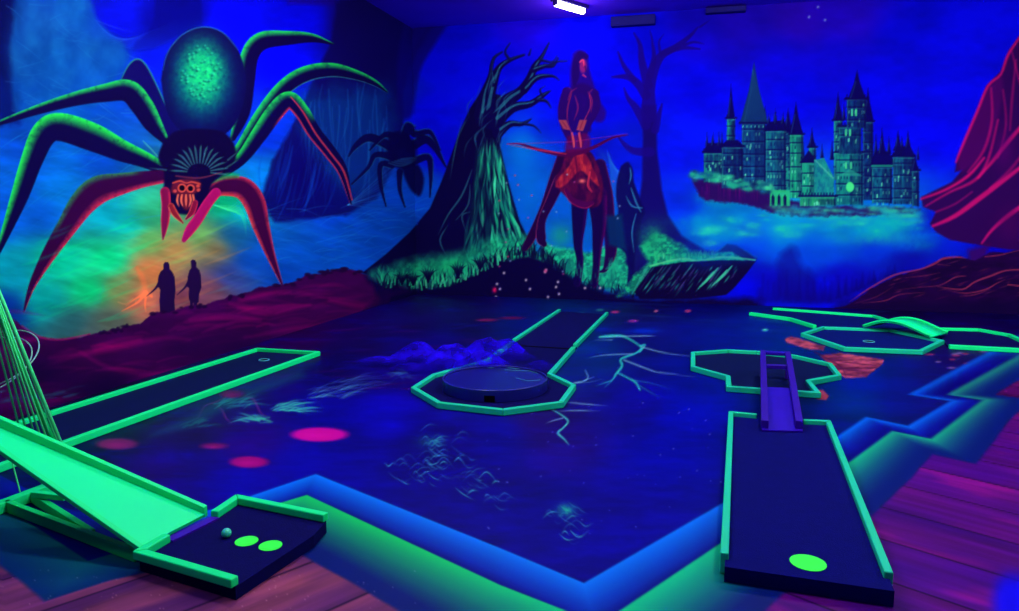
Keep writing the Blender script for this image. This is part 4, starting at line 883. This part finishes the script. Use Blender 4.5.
# front left end piece of the chute lane
E = thing('minigolf_lane', 'small dark lane platform in the left foreground with a ball and two green spots', 'minigolf lane', (-2.05, 2.7, 0))
A_, B_, C_, D_ = [tuple(G(*q, .09)[:2]) for q in ((139,552),(237,497.5),(326,515.5),(235,580))]
obj('bed', prism([A_, B_, C_, (-1.72,2.86), D_], .002, .06), 'felt', E)
J1 = G(167,533.5,.1)[:2]; J2 = G(214,511,.1)[:2]
rails(E, [tuple(J1), A_, D_], .042, .06, .1, 'green'); rails(E, [tuple(J2), B_, C_], .042, .06, .1, 'green')
obj('threshold', prism([(J1[0]-.02, J1[1]+.0), (J2[0]-.02, J2[1]), (J2[0]+.03, J2[1]), (J1[0]+.03, J1[1])], .0605, .07), 'strip', E, label='violet threshold strip')
for px, py in ((246.5,541),(270.5,545.5)):
    c = G(px, py, .062); obj('tee_spot', prism([(c[0]+.052*math.cos(a), c[1]+.052*math.sin(a)) for a in np.linspace(0, 6.283, 33)[:-1]], .0602, .0622), 'spot', E, label='bright green round tee spot')
# golf ball with dimples
c = G(226.5,533,.082); bm = bmesh.new(); bmesh.ops.create_icosphere(bm, subdivisions=4, radius=.0225)
rdm = random.Random(2); dim = [Vector((math.cos(t)*math.sqrt(1-z*z), math.sin(t)*math.sqrt(1-z*z), z)) for i in range(90) for z in [1-2*(i+.5)/90] for t in [i*2.39996]]
for v in bm.verts:
    n = v.co.normalized(); d = min((n-q).length for q in dim); v.co = n*(.0225-.0011*max(0, 1-d/.12))
bmesh.ops.translate(bm, verts=bm.verts[:], vec=(c[0], c[1], .0825)); tag(obj('golf_ball', bm, 'ball', None, True), 'pale teal golf ball on the dark platform beside the green spots', 'ball')

# ---------------------------------------------------------------- tapered chute ramp, left foreground
SL = .42; X0 = -2.335; Z0 = .075
def on_ramp(px, py, off=0):       # ray against the sloping board
    d = ray(px, py); # z = Z0 + (X0-x)*SL
    t = (Z0+off+X0*SL-EYE[2]-0)/(d[2]+d[0]*SL); return Vector(EYE+d*t)
n0, f0 = on_ramp(144.5,545.5), on_ramp(204.5,514.2); n1, f1 = on_ramp(0,445), on_ramp(0,427.5)
n1 = n0+(n1-n0)*1.45; f1 = f0+(f1-f0)*1.3
R = thing('chute_ramp', 'large bright green tapered chute ramp sloping down to the ball platform, left foreground', 'ramp', (n0.x-.3, n0.y+.15, 0))
def quadslab(P, th, bm=None):
    bm = bm or bmesh.new(); P = [Vector(p) for p in P]; n = (P[1]-P[0]).cross(P[3]-P[0]).normalized()
    if n.z < 0: n = -n
    a = [bm.verts.new(p) for p in P]; b = [bm.verts.new(p-n*th) for p in P]
    bm.faces.new(a); bm.faces.new(b[::-1])
    for i in range(4): bm.faces.new((a[i], b[i], b[(i+1) % 4], a[(i+1) % 4]))
    return bm
obj('ramp_board', quadslab([n0, f0, f1, n1], .02), 'ramp', R)
def sidewall(a, b, ha, hb, w, s, mat, nm='side_wall'):
    """upright board on the board edge a-b; ha, hb heights"""
    d = (b-a); d.z = 0; d.normalize(); o = Vector((-d.y, d.x, 0))*w*s; bm = bmesh.new(); V = []
    for p, hh in ((a, ha), (b, hb)):
        for q, z in ((p, -.02), (p+o, -.02), (p+o, hh), (p, hh)): V.append(bm.verts.new(q+Vector((0, 0, z))))
    bm.faces.new(V[:4]); bm.faces.new(V[4:][::-1])
    for i in range(4): bm.faces.new((V[i], V[(i+1) % 4], V[4+(i+1) % 4], V[4+i]))
    bmesh.ops.recalc_face_normals(bm, faces=bm.faces[:]); bevel(bm, .003); return obj(nm, bm, mat, R)
sidewall(f0+Vector((0,.001,0)), f1+Vector((0,.001,0)), .034, .05, .03, -1, 'green')
sidewall(n0-Vector((0,.001,0)), n1-Vector((0,.001,0)), .004, .004, .028, 1, 'green')
# floor frame below the ramp
fr = lambda px, py, z: Vector(G(px, py, z))
p, q = fr(136,549,.06), fr(6,500,.06)
obj('base_rail', beam(q, p, .03, .058), 'pole', R); obj('base_rail', beam(fr(92,530,.055), fr(30,491,.055), .03, .05), 'pole', R)
S = thing('string_cage', 'tall leaning green string cage with two hoops at the left edge', 'cage', tuple(fr(20,490,0)))
obj('foot_beam', beam(fr(-30,513.5,.06), fr(53,482,.06), .06, .055), 'green', S); obj('foot_beam', beam(fr(33,491,.09), fr(66,494.5,.09), .035, .03), 'green', S)
YS = 3.02
def cageline(x0, y0, x1, y1, Y=YS, up=170, down=0):
    a = Vector(on_y(x0, y0, Y)); b = Vector(on_y(x1, y1, Y)); d = (b-a)/(y1-y0); top = a-d*up; bot = b+d*down
    return top, bot
for k, (x0, x1, yb) in enumerate(((-1,17,419),(5,26,430),(9,34,433),(12,40,435),(15,46,437),(18,52,440),(21.5,57.5,442))):
    a, b = cageline(x0, 350, x1, yb, YS+.012*(k % 3), 300, 24); obj('string', tube([a, b], .0052, 8), 'string', S, True)
a, b = cageline(0,294,61,443, YS-.03, 300, 30); obj('pole', tube([a, b], .009, 12), 'string', S, True)
a, b = cageline(-2,312,54,443, YS+.03, 300, 30); obj('pole', tube([a, b], .013, 12), 'pole', S, True)
for x0, y0, x1, y1 in ((11,457,20,492),(40,476,42,484)): obj('string', tube([Vector(on_y(x0, y0, fr(x1, y1, .05).y)), fr(x1, y1, .05)], .004, 6), 'string', S)
nrm = Vector((.12, -.55, .82)).normalized(); ua = nrm.cross(Vector((0, 1, 0))).normalized(); ub = nrm.cross(ua)
for dx, dy, r in ((-6,359,.235),(-13,366,.235)):
    c0 = Vector(on_y(dx, dy, YS+.12)); obj('hoop', tube([c0+ua*r*math.cos(t)+ub*r*math.sin(t) for t in np.linspace(0, 2*math.pi, 49)[:-1]], .0038, 6, closed=True), 'hoop', S, True, 'pale hoop')

# ---------------------------------------------------------------- drum, tulle, jump ramp, hump bridge
dc = G(495,377,.12); dr = .455
Dm = thing('drum_obstacle', 'low round blue see-through drum with a small doorway, on the centre lane end', 'obstacle', (dc[0], dc[1], .022))
bm = bmesh.new(); n = 72; door = -math.pi/2+.18
def inring(i): return abs(((i+.5)/n*2*math.pi-(door % (2*math.pi))+math.pi) % (2*math.pi)-math.pi) < .11
for i in range(n):
    a0, a1 = i/n*2*math.pi, (i+1)/n*2*math.pi; zb = .075 if inring(i) else .022
    vs = [[bm.verts.new((dc[0]+r*math.cos(a), dc[1]+r*math.sin(a), z)) for a in (a0, a1) for z in (zb, .112)] for r in (dr, dr-.012)]
    o_, i_ = vs
    for f in ((o_[0], o_[2], o_[3], o_[1]), (i_[0], i_[1], i_[3], i_[2]), (o_[1], o_[3], i_[3], i_[1]), (o_[0], i_[0], i_[2], o_[2])): bm.faces.new(f)
    if inring(i) != inring(i-1): bm.faces.new((o_[0], o_[1], i_[1], i_[0]))
bmesh.ops.remove_doubles(bm, verts=bm.verts[:], dist=1e-5)
obj('drum_wall', bm, 'drum', Dm)
circ = [(dc[0]+(dr-.014)*math.cos(a), dc[1]+(dr-.014)*math.sin(a)) for a in np.linspace(0, 2*math.pi, 73)[:-1]]
obj('drum_top', prism(circ, .098, .104), 'drum', Dm)
obj('rim', tube([(dc[0]+(dr-.006)*math.cos(a), dc[1]+(dr-.006)*math.sin(a), .115) for a in np.linspace(0, 2*math.pi, 73)[:-1]], .006, 6, closed=True), 'drumrim', Dm, True)
dx, dy = dc[0]+dr*math.cos(door), dc[1]+dr*math.sin(door)
obj('doorway', prism([(dx-.045,dy+.0),(dx+.045,dy+.0),(dx+.045,dy+.008),(dx-.045,dy+.008)], .0225, .0745), 'hole', Dm)
for q in (((474,347),(492,356)),((510,366),(528,362),(546,359)),((505,370),(530,371),(556,371.5)),((516,378),(528,381),(540,380))):
    P = [Vector(G(u_, v_, .108)) for u_, v_ in q]; P = [Vector((dc[0], dc[1], .108))+(v-Vector((dc[0], dc[1], .108)))*min(1, .42/max(.01, (v-Vector((dc[0], dc[1], .108))).length)) for v in P]
    obj('string', tube(P, .0022, 5), 'rim', Dm)
# crumpled tulle
bm = bmesh.new(); nx, ny = 170, 110; x0, x1, y0, y1 = -3.35, -1.25, 5.75, 7.35
gx, gy = np.meshgrid(np.linspace(x0, x1, nx), np.linspace(y0, y1, ny)); H = np.zeros_like(gx)
def bump_at(px, py, z, sx, sy, hh):
    global H
    q = G(px, py, z); H = np.maximum(H, hh*np.exp(-(((gx-q[0])/sx)**2+((gy-q[1])/sy)**2)**1.1))
bump_at(383,362,.03,.26,.14,.10); bump_at(415,358,.05,.26,.22,.22); bump_at(412,368,.03,.22,.14,.09); bump_at(452,358,.08,.24,.26,.24); bump_at(487,353,.08,.26,.22,.26); bump_at(480,362,.1,.28,.3,.20); bump_at(505,352,.08,.24,.16,.24); bump_at(540,362,.08,.16,.16,.09); bump_at(440,364,.05,.22,.2,.18)
nzz = fbm(gx*3+9, gy*3+3, 77, 2); rid = 1-np.abs(fbm(gx*7+2, gy*6+5, 81, 2)-.5)*4
Hh = H*(.72+.4*nzz+.08*np.clip(rid, 0, 1))
keep = H > .012+.02*fbm(gx*16, gy*16, 90, 2)
ind = (gx-dc[0])**2+(gy-dc[1])**2 < (dr+.02)**2; nearrail = (np.abs(gx+2.03) < .06)
inlane = (gx > -2.33) & (gx < -1.31) & (gy < 6.5) | (gx > -2.06) & (gx < -1.28)
Z = np.maximum(Hh, .008); Z = np.where(inlane, np.maximum(Z, .028+.01*nzz), Z); Z = np.where(nearrail, np.maximum(Z, .075+.01*nzz), Z); Z = np.where(ind, np.maximum(Z, .125+.012*nzz), Z)
vv = {}; lay = bm.verts.layers.float_color.new('thin')
for j in range(ny):
    for i in range(nx):
        if keep[j, i]: vv[j, i] = bm.verts.new((gx[j, i], gy[j, i], Z[j, i]))
for (j, i) in list(vv):
    q = [(j, i), (j, i+1), (j+1, i+1), (j+1, i)]
    if all(k_ in vv for k_ in q): bm.faces.new([vv[k_] for k_ in q])
for (j, i), v in vv.items():
    q_ = float(np.clip((H[j, i]-.015)/.11, 0, 1)); v[lay] = (q_, q_, q_, 1)
bmesh.ops.delete(bm, geom=[v for v in bm.verts if not v.link_faces], context='VERTS')
tag(obj('tulle_drape', bm, 'tulle', None, True), 'crumpled sheer blue tulle heaped over the lane rail beside the round drum', 'fabric')

# jump ramp on the right lane
nl, nr = Vector(G(765,420.5,.142)), Vector(G(799.5,421,.142)); fl, frr = Vector(on_y(763,350,6.95)), Vector(on_y(788,350,6.95))
fl.z = frr.z = min(fl.z, .30)
JR = thing('jump_ramp', 'violet blue open-framed jump ramp linking the two right-hand lanes', 'ramp', ((nl.x+nr.x)/2, nl.y+.2, .05))
for a, b in ((nl, fl), (nr, frr)): obj('side_board', beam(a, b, .048, .056), 'violet', JR)
def onl(t, dz=0): return nl.lerp(fl, t)+Vector((.026, 0, dz)), nr.lerp(frr, t)-Vector((.026, 0, -dz))
a0, b0 = nl+Vector((-.02,-.03,-.059)), nr+Vector((.02,-.03,-.059)); a1, b1 = nl.lerp(fl, .5)+Vector((-.02,0,-.058)), nr.lerp(frr, .5)+Vector((.02,0,-.058)); obj('ramp_board', quadslab([a0, b0, b1, a1], .012), 'blue', JR)
for t in (.985, .78): a, b = onl(t, -.004 if t > .9 else -.02); obj('cross_bar', beam(a, b, .06, .03), 'blue' if t > .9 else 'violet', JR)
for t in (.40, .97):
    for e in (nl, nr):
        p = (nl if e is nl else nr).lerp(fl if e is nl else frr, t); zz = .003 if 5.45 < p.y < 6.15 else .023
        obj('leg', beam(Vector((p.x, p.y, zz)), Vector((p.x, p.y, p.z-.056)), .035, .035, (0, 1, 0)), 'violet', JR)
# hump bridge
HB = thing('hump_bridge', 'bright green arched hump bridge between the two back right lanes', 'bridge', (2.35, 9.55, .04))
s0, s1 = Vector(G(872,325.5,.07)), Vector(G(939,335,.07)); d = (s1-s0); d.z = 0; nrmv = Vector((-d.y, d.x, 0)).normalized()
bm = bmesh.new(); N = 28; W_ = .21; prev = None; crv = []
for i in range(N+1):
    t = i/N; z = .08+.11*math.sin(math.pi*t**.85)**1.2 ; crv.append(s0+Vector((d.x*t, d.y*t, 0))+Vector((0, 0, z-s0.z)))
for i, p in enumerate(crv):
    r = [bm.verts.new(p+nrmv*W_), bm.verts.new(p-nrmv*W_), bm.verts.new(p-nrmv*W_-Vector((0, 0, .022))), bm.verts.new(p+nrmv*W_-Vector((0, 0, .022)))]
    if prev:
        for k in range(4): bm.faces.new((prev[k], prev[(k+1) % 4], r[(k+1) % 4], r[k]))
    else: bm.faces.new(r[::-1])
    prev = r
bm.faces.new(prev); obj('deck', bm, 'ramp', HB, True)
for s_ in (-1, 1): 
    obj('side_lip', tube([p+nrmv*W_*s_+Vector((0,0,.006)) for p in crv], .014, 8), 'green', HB, True)
    pass

# ---------------------------------------------------------------- camera, world, view
cd = bpy.data.cameras.new('camera'); cam = bpy.data.objects.new('camera', cd); COL.objects.link(cam); cam.location = EYE
cd.sensor_fit = 'HORIZONTAL'; cd.sensor_width = 36; cd.lens = F/1019*36; cam.rotation_euler = (math.pi/2-PITCH, 0, YAW); SC.camera = cam
w = bpy.data.worlds.new('world'); SC.world = w; w.use_nodes = True; w.node_tree.nodes['Background'].inputs[0].default_value = (.02, .02, .3, 1); w.node_tree.nodes['Background'].inputs[1].default_value = .3
SC.view_settings.view_transform = 'Standard'; SC.view_settings.look = 'None'; SC.view_settings.gamma = 1; SC.view_settings.use_curve_mapping = False
SC.view_settings.exposure = 0.0
